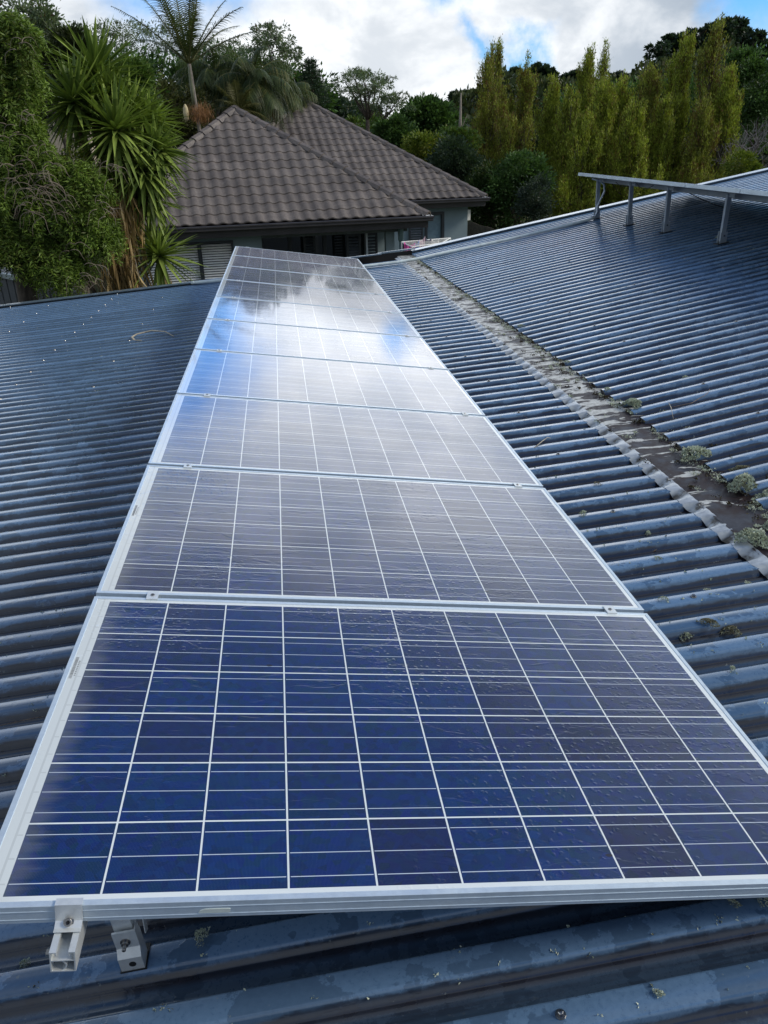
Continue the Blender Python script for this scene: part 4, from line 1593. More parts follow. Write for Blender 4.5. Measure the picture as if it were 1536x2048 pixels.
# inner shade mass of older leaves
P, D = clump_cloud(rng, [(c, (r[0] * .8, r[1] * .7, r[2] * .8), 26) for c, r, _ in blobs], 60, up=-.8)
P[:, 1] += .35
leaves('inner_foliage', P, D, rng.uniform(.05, .10, len(P)), rng.uniform(.016, .028, len(P)), LM_WEEP, wt, rng, .2)
mb = MB()
tb = np.array([-4.0, 12.9, 0])
mb.tube([tb, tb + (.05, 0, 1.5), tb + (.1, 0, 3.0), tb + (.3, 0, 4.4), tb + (.6, -.1, 5.4)], [.2, .17, .14, .09, .04], 8)
for c, r, _ in blobs:
    limb(mb, tb + (.12, 0, rng.uniform(2.4, 4.0)), c, .05, .012, rng, sides=5, sag_=-.1)
mb.build('trunk', BARK, wt, True)
mb = MB()
for (u, v, s) in [(12, 285, 46), (25, 250, 30), (60, 345, 45), (85, 350, 40), (40, 335, 40), (70, 380, 45), (95, 400, 45), (75, 420, 40), (100, 440, 36), (60, 365, 40), (200, 410, 30), (210, 330, 30), (228, 345, 25), (30, 85, 30),
                  (80, 300, 25), (65, 390, 40), (88, 372, 36), (140, 490, 26), (150, 560, 30), (35, 350, 30), (20, 350, 36), (110, 340, 25), (50, 410, 30), (118, 395, 26), (215, 425, 22), (60, 230, 20), (180, 540, 30), (200, 560, 26)]:
    for q in range(5):
        c = aty(u + rng.uniform(-14, 14), v + rng.uniform(-14, 14), 11.85 + rng.uniform(-.15, .25))
        pts = []
        a0 = rng.uniform(0, 6.28)
        L = s / FPX * 12
        p = c.copy()
        d = np.array([math.cos(a0) * .6, rng.uniform(-.3, .3), rng.uniform(.2, .8)])
        for k in range(9):
            pts.append(p.copy())
            d = d + np.array([math.sin(k * 1.1 + a0) * .35, rng.uniform(-.2, .2), -.32])
            d /= np.linalg.norm(d)
            p = p + d * L / 6
        mb.tube(pts, [.0055 * (1 - k / 11) for k in range(9)], 4)
mb.build('dry_tendrils', LM_TENDRIL, wt, True)

# ------------------------------------------------------------------ palms
def frond(V, F, p0, d0, L, droop, rng, nl=34, ll=.5, w=.035, hang=.5, rib=None):
    d = np.array(d0, float)
    d /= np.linalg.norm(d)
    p = np.array(p0, float)
    seg = 16
    pts = [p.copy()]
    for k in range(seg):
        d = d + np.array([0, 0, -droop / seg * (.4 + 1.6 * k / seg)])
        d /= np.linalg.norm(d)
        p = p + d * L / seg
        pts.append(p.copy())
    pts = np.array(pts)
    if rib is not None:
        rib.tube(pts, [.030 * (1 - .85 * k / seg) for k in range(seg + 1)], 5)
    for i in range(nl):
        t = .12 + .88 * (i + .5) / nl
        f = t * seg
        k = min(int(f), seg - 1)
        q = pts[k] + (pts[k + 1] - pts[k]) * (f - k)
        tan = pts[k + 1] - pts[k]
        tan /= np.linalg.norm(tan)
        side = np.cross(tan, (0, 0, 1))
        nside = np.linalg.norm(side)
        side = side / nside if nside > .15 else np.array([1, 0, 0])
        upv = np.cross(side, tan)
        l = ll * math.sin(math.pi * min(1, .18 + t * .80)) ** .7 * rng.uniform(.85, 1.1)
        for s in (-1, 1):
            dd = side * s * .85 + tan * .55 + upv * rng.uniform(.05, .35)
            dd /= np.linalg.norm(dd)
            b0 = len(V)
            wv = np.cross(dd, upv)
            wv /= np.linalg.norm(wv) + 1e-9
            for m_ in range(4):
                z = m_ / 3
                c = q + dd * l * z + np.array([0, 0, -hang]) * l * z * z
                ww = w * (1 - z * .9) * .5
                V.append(c - wv * ww)
                V.append(c + wv * ww)
            for m_ in range(3):
                a = b0 + m_ * 2
                F.append((a, a + 1, a + 3, a + 2))


def palm(name, label, base, crown, n, L, rng, elev=(.2, 1.3), droop=1.2, mat=LM_PALM, ll=.55, trunk=.1, hang=.5, group=None, shaft=True, dead=0, nl=34, bark=BARK_P):
    r = empty(name, label=label, cat='palm', group=group)
    V, F = [], []
    rib = MB()
    for i in range(n):
        a = i * 2.399 + rng.uniform(-.2, .2)
        e = elev[0] + (elev[1] - elev[0]) * (i + .5) / n
        frond(V, F, crown, (math.cos(a) * math.cos(e), math.sin(a) * math.cos(e), math.sin(e)), L * rng.uniform(.85, 1.1), droop * rng.uniform(.7, 1.2), rng, nl, ll, hang=hang, rib=rib)
    fast_mesh('fronds', V, F, mat, r)
    rib.build('frond_ribs', leaf_mat('frond_rib', (.10, .11, .04), (.20, .20, .08)), r, True)
    mb = MB()
    b0, c0 = np.array(base, float), np.array(crown, float)
    pts = [b0 + (c0 - b0) * t + np.array([.08 * math.sin(3 * t), 0, 0]) for t in np.linspace(0, 1, 9)]
    mb.tube(pts, [trunk * (1.25 - .45 * t) for t in np.linspace(0, 1, 9)], 10)
    mb.build('trunk', bark, r, True)
    if shaft:
        mb = MB()
        d = (c0 - b0) / np.linalg.norm(c0 - b0)
        mb.tube([c0 - d * 1.1, c0 - d * .7, c0 - d * .2, c0 + d * .15], [trunk * .95, trunk * 1.1, trunk * .9, trunk * .5], 10)
        mb.build('crownshaft', simple('crownshaft_green', (.16, .17, .10), .5), r, True)
    if dead:
        V, F = [], []
        for i in range(dead):
            a = i * 2.1 + .4
            frond(V, F, c0 - np.array([0, 0, .3]), (math.cos(a) * .8, math.sin(a) * .8, -.25), L * .6, 2.2, rng, 24, ll * .8, hang=.8)
        fast_mesh('dead_fronds', V, F, LM_DEAD, r)
    return r


rng = np.random.RandomState(31)
pc = aty(378, 128, 27)
pr = palm('feather_palm', 'tall slender palm with an upright feathery crown above the tiled roof', (pc[0] + .1, 27.1, 0), pc, 15, 2.6, rng, (.50, 1.42), .5, ll=.50, trunk=.062, hang=.45, nl=40)
mb = MB()
c = aty(372, 226, 26.8)
mb.lathe([(.02, -.22), (.07, -.16), (.085, 0), (.07, .14), (.03, .22), (.01, .24)], c, n=10)
mb.build('seed_pod', simple('cream_pod', (.50, .42, .24), .6), pr, True)
V, F = [], []
c = aty(400, 222, 26.9)
for i in range(70):
    d = rng.normal(size=3)
    d[2] = abs(d[2]) * .3 + .2
    frond(V, F, c, d, .30, 3.0, rng, 3, .1, .012)
P = c + rng.normal(size=(900, 3)) * (.16, .16, .12)
leaves('dry_flower_stalks', P, np.stack([rng.normal(0, .4, 900), rng.normal(0, .4, 900), -np.ones(900)], 1), .16, .012, leaf_mat('orange_stalk', (.16, .08, .04), (.32, .17, .08)), pr, rng)
c = aty(505, 160, 31)
palm('queen_palm', 'large dark drooping palm directly behind the front tiled roof', (c[0], 31.2, 0), c, 34, 1.75, rng, (-.6, 1.05), 1.3, ll=.62, trunk=.2, hang=1.3, shaft=False, dead=7, nl=42, bark=BARK)
c = aty(430, 150, 32)
palm('queen_palm', 'dark drooping palm between the slender palm and the large dark palm', (c[0], 32.2, 0), c, 26, 1.6, rng, (-.4, 1.05), 1.3, ll=.6, trunk=.18, hang=1.3, shaft=False, dead=3, nl=38, bark=BARK)
c = aty(572, 192, 34)
palm('queen_palm', 'low dark palm right of the large dark palm', (c[0], 34.2, 0), c, 24, 1.25, rng, (-.3, 1.1), 1.2, ll=.5, trunk=.18, hang=1.3, shaft=False, dead=2, nl=36, bark=BARK)
c = aty(478, 222, 29.5)
palm('date_palm', 'olive brown palm tuft just above the ridge of the tiled roof', (c[0], 29.6, 0), c, 16, 1.0, rng, (.0, 1.3), .7, mat=leaf_mat('olive_palm', (.05, .05, .018), (.12, .12, .045)), ll=.35, trunk=.12, hang=.5, shaft=False, nl=24)

# ------------------------------------------------------------------ broad trees behind the house
def T(label, u0, y, blobs, mat, seed, per=60, leaf=.22, name='broadleaf_tree', cat='tree', group=None, tr=.22, bark=BARK, wide=.5, k=1.0, up=.2, depth=1.0):
    p = aty(u0, 300, y)
    g = ground_at(p[0], p[1])
    return broad_tree(name, label, cat, (p[0], p[1], g - .1), px_blobs(blobs, y, k, depth), mat, bark, seed, per, leaf, group, tr, wide, up=up)


T('grey green tree top at the upper left corner', 30, 30, [(20, 30, 60, 45, 40), (75, 50, 40, 25, 26), (50, 90, 70, 35, 34), (-20, 60, 50, 50, 20)], LM_EUC, 41, 60, .14, 'eucalyptus_tree')
T('olive tree behind the yucca, left of the slender palm', 330, 29, [(340, 225, 36, 46, 40), (330, 270, 46, 46, 40), (385, 225, 24, 40, 26), (300, 210, 36, 30, 26)], leaf_mat('olive_tree', (.030, .036, .012), (.085, .095, .032)), 42, 70, .12)
T('rounded green bush directly behind the top of the yucca', 270, 22, [(262, 155, 38, 26, 40), (240, 185, 50, 40, 40), (200, 200, 60, 50, 30)], LM_MID, 43, 70, .11, 'leafy_shrub', 'shrub')
T('dark tree between the weeping tree and the yucca', 110, 18, [(100, 140, 55, 45, 50), (140, 100, 40, 25, 26), (90, 200, 60, 40, 30)], leaf_mat('left_dark', (.014, .022, .010), (.045, .06, .022)), 44, 70, .10)
T('yellow green sapling seen between the weeping tree and the yucca', 150, 13.2, [(145, 320, 26, 36, 26), (150, 370, 25, 30, 18), (120, 380, 40, 40, 18)], LM_LIME, 45, 60, .05, 'sapling', 'tree', tr=.05)
for i, (lab, u, y, bl, s) in enumerate([
    ('spreading gum tree with layered crown left of the slender palm top', 215, 62, [(150, 68, 26, 10, 20), (185, 66, 26, 12, 20), (215, 58, 20, 12, 18), (245, 60, 30, 10, 20), (230, 85, 26, 9, 16), (275, 70, 22, 10, 16)], 51),
    ('open gum tree with bare limbs behind the slender palm', 300, 58, [(300, 58, 26, 9, 16), (330, 75, 26, 9, 16), (290, 92, 24, 9, 14), (350, 50, 20, 8, 10), (340, 105, 30, 10, 16), (265, 105, 24, 9, 12)], 52),
    ('gum tree with a leaning crown above the large dark palm', 540, 46, [(530, 70, 22, 14, 22), (555, 62, 18, 10, 14), (515, 90, 18, 10, 12), (575, 85, 16, 12, 14), (590, 105, 14, 8, 10), (548, 110, 26, 16, 18), (565, 135, 30, 18, 18), (500, 110, 20, 12, 12)], 53),
    ('low gum tree crown between the slender palm and the leaning gum', 455, 56, [(430, 100, 26, 14, 20), (465, 105, 26, 14, 20), (495, 112, 20, 10, 14), (410, 125, 30, 18, 16)], 54),
    ('dark gum tree crown behind the yucca top', 130, 50, [(140, 82, 26, 16, 22), (120, 110, 34, 22, 26), (175, 105, 34, 20, 22), (230, 120, 44, 22, 24)], 55)]):
    T(lab, u, y, bl, LM_EUC if i != 4 else LM_DARK, s, 30, .17, 'eucalyptus_tree', 'tree', 'gum trees on the skyline', .2, BARK, .4, depth=1.6)
T('dark mass of evergreen forest trees behind the palms', 450, 52, [(420, 165, 80, 40, 60), (520, 175, 80, 40, 60), (600, 190, 60, 30, 40), (330, 170, 80, 40, 50), (250, 160, 60, 40, 40)], LM_DARK, 56, 60, .30)
T('dark evergreen tree below the skyline left of the lone open pine', 660, 55, [(650, 215, 30, 24, 36), (690, 225, 30, 18, 30), (625, 205, 24, 20, 26)], LM_PINE, 57, 50, .25)
T('dense dark green broad tree right of the lone open pine', 850, 62, [(850, 232, 44, 26, 60), (820, 250, 34, 24, 40), (880, 250, 36, 26, 40), (848, 215, 26, 14, 30)], LM_DARK, 58, 60, .28, wide=.6)
T('pale green trees on the slope under the lone open pine', 745, 50, [(770, 290, 46, 36, 50), (720, 262, 34, 20, 30), (810, 300, 30, 34, 36)], LM_MID, 59, 60, .22)
T('dark bushy tree between the rear roof hip and the lime bush', 790, 44, [(790, 265, 26, 24, 34), (808, 290, 24, 28, 30), (770, 262, 18, 14, 18)], LM_DARK, 60, 60, .2)
T('lime green rounded bush left of the tall bare pole', 852, 42, [(850, 295, 34, 24, 60), (835, 312, 32, 22, 34), (880, 300, 20, 20, 26)], LM_LIME, 61, 60, .16, 'leafy_shrub', 'shrub')
T('green shrub on top of the lime bush by the bare pole', 905, 43, [(905, 272, 26, 14, 30), (930, 285, 26, 20, 30)], LM_MID, 62, 60, .16, 'leafy_shrub', 'shrub')
T('very dark dense conifer right of the lime bush', 905, 38, [(900, 315, 32, 30, 60), (925, 330, 28, 36, 44), (900, 350, 30, 24, 30)], LM_PINE, 63, 60, .16)
T('blackish green tree in front of the poplars near the roof edge', 1035, 35, [(1040, 340, 34, 34, 60), (1070, 355, 30, 30, 44), (1020, 375, 40, 34, 44), (1045, 405, 44, 34, 44)], LM_DARK, 64, 60, .15)
T('blue grey foliage tree low before the poplars', 1070, 33, [(1075, 395, 28, 36, 50), (1065, 420, 30, 26, 30)], leaf_mat('blue_green', (.018, .032, .024), (.060, .085, .065)), 65, 60, .12)
T('green bushy tree beside the corner of the rear tiled roof', 985, 36, [(985, 370, 40, 40, 60), (990, 420, 40, 40, 50), (960, 400, 24, 40, 34)], leaf_mat('hedge_green', (.012, .028, .008), (.040, .070, .018)), 66, 60, .15)
T('bright yellow green shrub at the foot of the rightmost poplar', 1480, 34, [(1480, 330, 24, 26, 40), (1500, 345, 20, 20, 20)], LM_LIME, 67, 60, .12, 'leafy_shrub', 'shrub')
T('dark evergreen tree below the bare grey tree', 1520, 60, [(1520, 170, 60, 50, 70), (1490, 130, 34, 24, 34), (1530, 230, 40, 50, 50)], LM_DARK, 68, 60, .3)
T('brown green woodland tree glimpsed between the poplars', 1300, 58, [(1300, 215, 60, 40, 50), (1240, 220, 60, 40, 50), (1380, 215, 60, 40, 50), (1160, 225, 60, 40, 40)], LM_DARK, 69, 60, .3)

# lone open pine with layered tufts
rng = np.random.RandomState(71)
lp = empty('open_pine', label='lone airy tree with forked bare limbs against the pale sky', cat='tree')
y_ = 48
b0 = aty(738, 300, y_)
b0[2] = 0
mb = MB()
tuft = []
fork1 = aty(735, 240, y_)
limb(mb, b0, fork1, .16, .11, rng, wob=.02)
for (u, v) in ((690, 165), (705, 150), (725, 147), (745, 150), (760, 178), (720, 180), (742, 190), (705, 185), (752, 165), (730, 165)):
    e = aty(u, v, y_ + rng.uniform(-1.2, 1.2))
    pts = limb(mb, fork1, e, .07, .02, rng, wob=.07, sides=5)
    tuft.append((e, 17))
    for q in range(3):
        tuft.append((e + rng.normal(size=3) * (.55, .5, .12), 11))
f2 = aty(765, 240, y_ - 1)
limb(mb, aty(758, 300, y_ - 1) * (1, 1, .0), f2, .10, .07, rng, wob=.02)
for (u, v) in ((755, 205), (775, 195), (795, 192), (785, 212), (800, 203), (765, 222)):
    e = aty(u, v, y_ - 1 + rng.uniform(-.8, .8))
    limb(mb, f2, e, .05, .015, rng, wob=.07, sides=5)
    tuft.append((e, 13))
    for q in range(2):
        tuft.append((e + rng.normal(size=3) * (.4, .4, .1), 9))
mb.build('trunk', BARK, lp, True)
P, D = clump_cloud(rng, [(c, (s * 1.15 / FPX * y_, s / FPX * y_, s * .34 / FPX * y_), 9) for c, s in tuft], 17)
leaves('crown', P, D, rng.uniform(.08, .18, len(P)), .045, LM_EUC, lp, rng)

# young norfolk pine: whorled tiers
def tiered_pine(label, u, vtop, vbase, y, spread, tiers, seed, group=None, full=.5):
    rng = np.random.RandomState(seed)
    r = empty('norfolk_pine', label=label, cat='tree', group=group)
    top, low = aty(u, vtop, y), aty(u, vbase, y)
    x0 = low[0]
    g = ground_at(x0, y)
    mb = MB()
    mb.tube([(x0, y, g), (x0, y, low[2]), (top[0], y, top[2])], [.16, .1, .015], 7)
    P, D = [], []
    for i in range(tiers):
        t = (i + .3) / tiers
        z = low[2] + (top[2] - low[2]) * t
        L = spread * (1 - t) ** .8 + .12
        for k in range(6):
            a = k * 1.047 + i * .5
            d = np.array([math.cos(a), math.sin(a), .18])
            e = np.array([x0, y, z]) + d * L
            mb.tube([(x0, y, z), np.array([x0, y, z]) + d * L * .5 + (0, 0, .02), e + (0, 0, L * .08)], [.03, .02, .008], 4)
            m = int(150 * full * (L + .3))
            s = rng.uniform(.15, 1, m)[:, None]
            P.append(np.array([x0, y, z]) + d * L * s + rng.normal(size=(m, 3)) * (.09, .09, .06))
            D.append(d * .5 + rng.normal(size=(m, 3)) * (.6, .6, .5) + (0, 0, .4))
    mb.build('trunk', BARK, r, True)
    P, D = np.concatenate(P), np.concatenate(D)
    leaves('crown', P, D, .16, .045, LM_PINE, r, rng)


tiered_pine('young tiered conifer with a bare pointed tip above the rear tiled roof', 625, 118, 215, 44, .80, 9, 81, full=.6)

# ------------------------------------------------------------------ poplars
def poplar(label, u, y, vtop, w, seed, mat, bare=.15, dens=1.0, lean=0.0, lower=1.0):
    """fastigiate poplar; w = half width of the column in metres"""
    rng = np.random.RandomState(seed)
    w *= 1.1
    top = aty(u, vtop, y)
    x0 = top[0]
    H = top[2] * .965
    r = empty('poplar_tree', loc=(x0, y, 0), label=label, cat='tree', group='row of poplar trees')
    mb = MB()
    mb.tube([(0, 0, 0), (.05, 0, H * .4), (lean * .5, 0, H * .75), (lean, 0, H * .97)], [.24, .16, .08, .015], 8)
    P, D = [], []
    nb = int(58 * dens)
    for i in range(nb):
        a = rng.uniform(0, 6.28)
        f = rng.uniform(.06, .84)
        z0 = H * f
        taper = (1 - max(0, f - .30) / .90) ** 1.05
        wz = w * (rng.uniform(.15, .8) if rng.rand() < .72 else rng.uniform(.9, 1.6)) * taper * (1.2 if f < .35 else 1)
        L = min(H * rng.uniform(.14, .30), (H - z0) * rng.uniform(.55, 1.0))
        s = np.array([lean * f, 0, z0])
        pts = []
        for t in np.linspace(0, 1, 7):
            rr = wz * (1 - (1 - t) ** 2.4)
            pts.append(s + np.array([math.cos(a) * rr, math.sin(a) * rr, L * t]) + rng.normal(size=3) * .03)
        mb.tube(pts, [.032 * (1 - t * .85) for t in np.linspace(0, 1, 7)], 4)
        top_bare = f > .5 and rng.rand() < bare
        m = 50 if top_bare else int(420 * rng.choice([.25, .6, 1.0, 1.6]) * (L / (H * .2)))
        pts = np.array(pts)
        t = rng.uniform(.25, 1.0, m) ** .8 * 5.99
        k = np.clip(t.astype(int), 0, 5)
        q = pts[k] + (pts[k + 1] - pts[k]) * (t - k)[:, None]
        nt_ = max(1, m // 16)
        tw = rng.randint(0, nt_, m)
        off = rng.normal(size=(nt_, 3)) * (.09, .09, .16) * (.6 + .8 * taper)
        kk = off[tw]
        q = q + kk + rng.normal(size=(m, 3)) * (.035, .035, .12)
        P.append(q)
        D.append(rng.normal(size=(m, 3)) * .45 + (0, 0, 1.3) + kk * 2)
    for i in range(9):                                   # thin leading shoots, nearly bare
        a = rng.uniform(0, 6.28)
        z1 = H * rng.uniform(.72, .92)
        e = np.array([lean + math.cos(a) * w * rng.uniform(.05, .45), math.sin(a) * w * .3, min(H * rng.uniform(.90, 1.06), z1 + 2.2)])
        s = np.array([lean * .8 + (e[0] - lean) * .5, e[1] * .5, z1])
        mb.tube([s, (s + e) / 2 + rng.normal(size=3) * .04, e], [.020, .014, .006], 4)
        m = int((60 if rng.rand() < bare else 190) * max(.3, e[2] - z1))
        t = rng.uniform(0, 1, (m, 1)) ** 1.3
        P.append(s + (e - s) * t + rng.normal(size=(m, 3)) * (.07, .07, .08))
        D.append(rng.normal(size=(m, 3)) * .5 + (0, 0, 1.2))
    mb.build('trunk', BARK, r, True)
    P, D = np.concatenate(P), np.concatenate(D)
    keep = (P[:, 2] < H * 1.08)
    P, D = P[keep], D[keep]
    leaves('crown', P, D, rng.uniform(.08, .17, len(P)), rng.uniform(.025, .05, len(P)), mat, r, rng, .2)
    return r


POP = [
    ('leftmost poplar with a spiky half bare top beside the tall bare pole', 978, 46, 95, .85, 101, LM_POPB, .55, 1.3, 0.0),
    ('poplar close behind the leftmost one, its thin bare shoots reaching highest', 996, 47.5, 70, .55, 102, LM_POPB, .8, .9, 0.1),
    ('dark narrow poplar standing apart between two low gaps of sky', 1052, 46, 112, .62, 103, LM_POPB, .35, 1.2, 0.0),
    ('short leafy poplar right of the dark narrow one', 1108, 44, 152, .70, 104, LM_POP, .1, 1.1, 0.0),
    ('bushy green poplar left of the pair with wispy tops', 1140, 42, 172, .8, 105, LM_POP, .05, 1.2, 0.1),
    ('slim poplar with a rounded leafy top, left of the wispiest one', 1180, 43, 98, .52, 106, LM_POP, .1, 1.2, 0.0),
    ('thin wispy poplar with sky showing through its tip', 1213, 47, 80, .45, 107, LM_POP, .75, .55, 0.0),
    ('broad low poplar below the wispy one', 1215, 40, 152, .8, 108, LM_POP, .05, 1.3, 0.0),
    ('low poplar in the middle of the row with a blunt green top', 1246, 41, 152, .62, 109, LM_POP, .05, 1.1, 0.0),
    ('brownish thin leaved poplar in front of the layered grey conifer', 1302, 42, 130, .75, 110, LM_POPB, .3, 1.1, 0.0),
    ('tall dark green poplar with a thick club shaped top', 1372, 41, 62, .62, 111, LM_POP, .05, 1.3, 0.05),
    ('leafy low poplar filling the gap left of the club shaped one', 1335, 39, 190, .7, 112, LM_POP, .1, 1.0, 0.0),
    ('tallest poplar with a ragged brown top in front of the hilltop pines', 1437, 40, 38, .68, 113, LM_POPB, .45, 1.3, 0.0),
    ('bulging yellow green poplar at the right end of the row', 1462, 39, 130, .62, 114, LM_POP, .1, 1.1, 0.0),
    ('olive poplar low behind the far tall leg of the raised panels', 1275, 38, 200, .8, 115, LM_POP, .1, 1.2, 0.0),
    ('short olive poplar low in the row above the roof edge', 1170, 38.5, 222, .9, 116, LM_POP, .05, 1.3, 0.0),
    ('short brown leaved poplar between the leftmost and the dark narrow one', 1020, 43, 232, .7, 117, LM_POPB, .1, 1.1, 0.0),
    ('short poplar under the tallest one, thin at its foot', 1410, 38, 200, .7, 118, LM_POPB, .2, 1.0, 0.0)]
for a in POP:
    poplar(*a)

# dead pole and bare tree
rng = np.random.RandomState(120)
pole = empty('dead_tree', label='tall thin bare dead trunk standing left of the poplars', cat='dead tree')
mb = MB()
p = aty(922, 186, 44)
mb.tube([(p[0], 44, 0), (p[0] + .05, 44, 3), (p[0] - .02, 44, 5.5), (p[0], 44, p[2])], [.15, .12, .09, .03], 8)
limb(mb, (p[0], 44, 5.2), (p[0] + .3, 44, 5.9), .03, .01, rng)
mb.build('trunk', BARK_P, pole, True)


def bare_tree(label, u, y, vtop, spread, seed):
    rng = np.random.RandomState(seed)
    top = aty(u, vtop, y)
    r = empty('bare_tree', loc=(top[0], y, 0), label=label, cat='tree')
    mb = MB()
    H = top[2]

    def rec(p, d, L, rad, lev):
        d = d / np.linalg.norm(d)
        e = p + d * L
        limb(mb, p, e, rad, rad * .6, rng, n=4, wob=.06, sides=4 if lev > 1 else 7)
        if lev >= 5:
            return
        for k in range(3 if lev < 4 else 4):
            dd = d + rng.normal(size=3) * .55 + np.array([0, 0, .12])
            rec(p + d * L * rng.uniform(.6, 1.0), dd, L * rng.uniform(.55, .8), rad * .55, lev + 1)
    rec(np.zeros(3), np.array([0, 0, 1.]), H * .32, .16, 0)
    rec(np.array([0, 0, H * .2]), np.array([-.6, 0, 1.]), H * .3, .10, 1)
    rec(np.array([0, 0, H * .2]), np.array([.6, 0, 1.]), H * .3, .10, 1)
    mb.build('branches', bark_mat('silver_twigs', (.16, .15, .16), (.30, .28, .29)), r)


bare_tree('leafless grey tree at the right edge above the raised panels', 1522, 38, 185, 2, 122)

# ------------------------------------------------------------------ wooded hills
rng = np.random.RandomState(130)
n = 2600
xs = rng.uniform(-110, 190, n)
ys = rng.uniform(66, 190, n)
zs = hill_h(xs, ys)
az = np.degrees(np.arctan2(xs, ys))
# a pale grassy bank and a quarry like slope stay clear of trees
clear = ((np.abs(az - 8.6) < 1.6) & (ys > 95)) | ((np.abs(az - 1.5) < 1.2) & (ys > 120))
keep = ~clear
xs, ys, zs = xs[keep], ys[keep], zs[keep]
P, D = [], []
for x, y, z in zip(xs, ys, zs):
    s = rng.uniform(1.2, 2.6)
    h = s * rng.uniform(.7, 1.3)
    m = 120
    q = rng.normal(size=(m, 3))
    q /= np.linalg.norm(q, axis=1, keepdims=True)
    q[:, 2] = np.abs(q[:, 2])
    g = q * (s, s, h) * rng.uniform(.6, 1.1, (m, 1))
    P.append(np.array([x, y, z + h * .2]) + g)
    D.append(g + rng.normal(size=(m, 3)) * .6)
P, D = np.concatenate(P), np.concatenate(D)
o = leaves('hillside_woodland', P, D, rng.uniform(.5, 1.1, len(P)), rng.uniform(.4, .8, len(P)), leaf_mat('woodland', (.020, .034, .016), (.070, .090, .038), (.075, .072, .030), .35, scale=.07), None, rng)
tag(o, 'dark wooded hillsides behind the houses and poplars', 'woodland', kind='stuff')


def pine(label, u, vtop, vlow, y, w, seed, group, open_=.5, mat=LM_PINE):
    """tall pine: bare lower trunk, ragged rounded crown"""
    rng = np.random.RandomState(seed)
    top, low = aty(u, vtop, y), aty(u, vlow, y)
    g = ground_at(low[0], y)
    r = empty('hilltop_pine', loc=(low[0], y, g), label=label, cat='tree', group=group)
    H = top[2] - g
    z0 = max(.15 * H, low[2] - g)
    mb = MB()
    mb.tube([(0, 0, -.5), (.1, 0, H * .5), (0, 0, H * .95)], [.3, .22, .06], 6)
    bl = []
    W = w / FPX * y
    for i in range(16):
        t = rng.uniform(0, 1)
        zz = z0 + (H - z0) * t
        a = rng.uniform(0, 6.28)
        rr = W * math.sin(math.pi * min(1, .25 + .7 * (1 - t))) * rng.uniform(.3, 1)
        c = np.array([math.cos(a) * rr, math.sin(a) * rr, zz])
        limb(mb, (0, 0, zz - .6), c, .08, .03, rng, n=4, sides=4)
        bl.append((c, (W * .38, W * .38, W * .2), 5))
    mb.build('trunk', BARK, r)
    P, D = clump_cloud(rng, bl, 34)
    leaves('crown', P, D, rng.uniform(.3, .7, len(P)), .3, mat, r, rng)


HP = [(1318, 88, 150, 26, 'layered grey brown conifer left of the hilltop, behind the poplars'), (1340, 70, 130, 18, 'first dark pine on the left shoulder of the hilltop'), (1372, 66, 120, 18, 'hilltop pine hidden partly by the club shaped poplar'),
      (1395, 58, 110, 20, 'hilltop pine just right of the club shaped poplar'), (1412, 50, 105, 20, 'pine left of the tallest poplar on the hilltop'), (1430, 44, 100, 20, 'pine directly behind the tallest poplar'),
      (1450, 40, 96, 20, 'highest pine on the hilltop'), (1466, 42, 98, 20, 'pine right of the highest pine on the hilltop'), (1482, 52, 104, 18, 'pine on the right slope of the hilltop with visible bare trunks'),
      (1500, 66, 120, 18, 'second last pine down the right slope of the hilltop'), (1520, 84, 135, 18, 'last pine at the right end of the hilltop line')]
for i, (u, v, vl, w, lab) in enumerate(HP):
    pine(lab, u, v, vl, 140 + (i % 3) * 4, w, 140 + i, 'pines along the hilltop')
ORD = 'fourth fifth sixth seventh eighth ninth tenth eleventh twelfth thirteenth fourteenth first second third'.split()
for i, (u, v, vl, w) in enumerate([(1015, 152, 185, 9), (1030, 140, 180, 10), (1060, 142, 178, 9), (1075, 130, 178, 12), (1090, 134, 180, 12), (1104, 142, 182, 10), (1128, 150, 185, 8), (1148, 146, 182, 9), (1160, 148, 184, 8), (1240, 146, 180, 12), (1262, 148, 180, 12), (905, 190, 240, 9), (915, 182, 240, 10), (930, 186, 235, 8)]):
    pine('small dark ridge pine behind the poplars, %s from the left' % ORD[i], u, v, vl, 148, w, 160 + i, 'small pines on the distant ridge')

# hidden neighbour house at far left
nh = empty('neighbour_house', label='pale neighbour house with a dark roof glimpsed behind the weeping tree', cat='house')
c = aty(95, 165, 40)
mb = MB()
mb.box((c[0] - 1, 42, c[2] - 2.6), (5, 5, 4.6))
mb.build('wall', simple('cream_wall', (.42, .36, .27), .8), nh)
mb = MB()
mb.add([(c[0] - 4, 39, c[2] - .35), (c[0] + 2, 39, c[2] - .35), (c[0] + 2, 45, c[2] - .35), (c[0] - 4, 45, c[2] - .35), (c[0] - 1, 41.5, c[2] + .9), (c[0] - 1, 42.5, c[2] + .9)],
       [(0, 1, 4), (1, 2, 5, 4), (2, 3, 5), (3, 0, 4, 5), (3, 2, 1, 0)])
mb.build('roof', simple('slate_roof', (.09, .085, .085), .7), nh)

# ------------------------------------------------------------------ lichen and twigs on the roof
M_LICH = leaf_mat('lichen', (.30, .34, .25), (.62, .68, .56), (.14, .13, .08), .3, rough=.9, trans=.05, scale=30)
M_LICHD = leaf_mat('old_lichen', (0.090, 0.075, 0.053), (0.390, 0.375, 0.255), (.40, .44, .33), .25, rough=.9, trans=.05, scale=30)


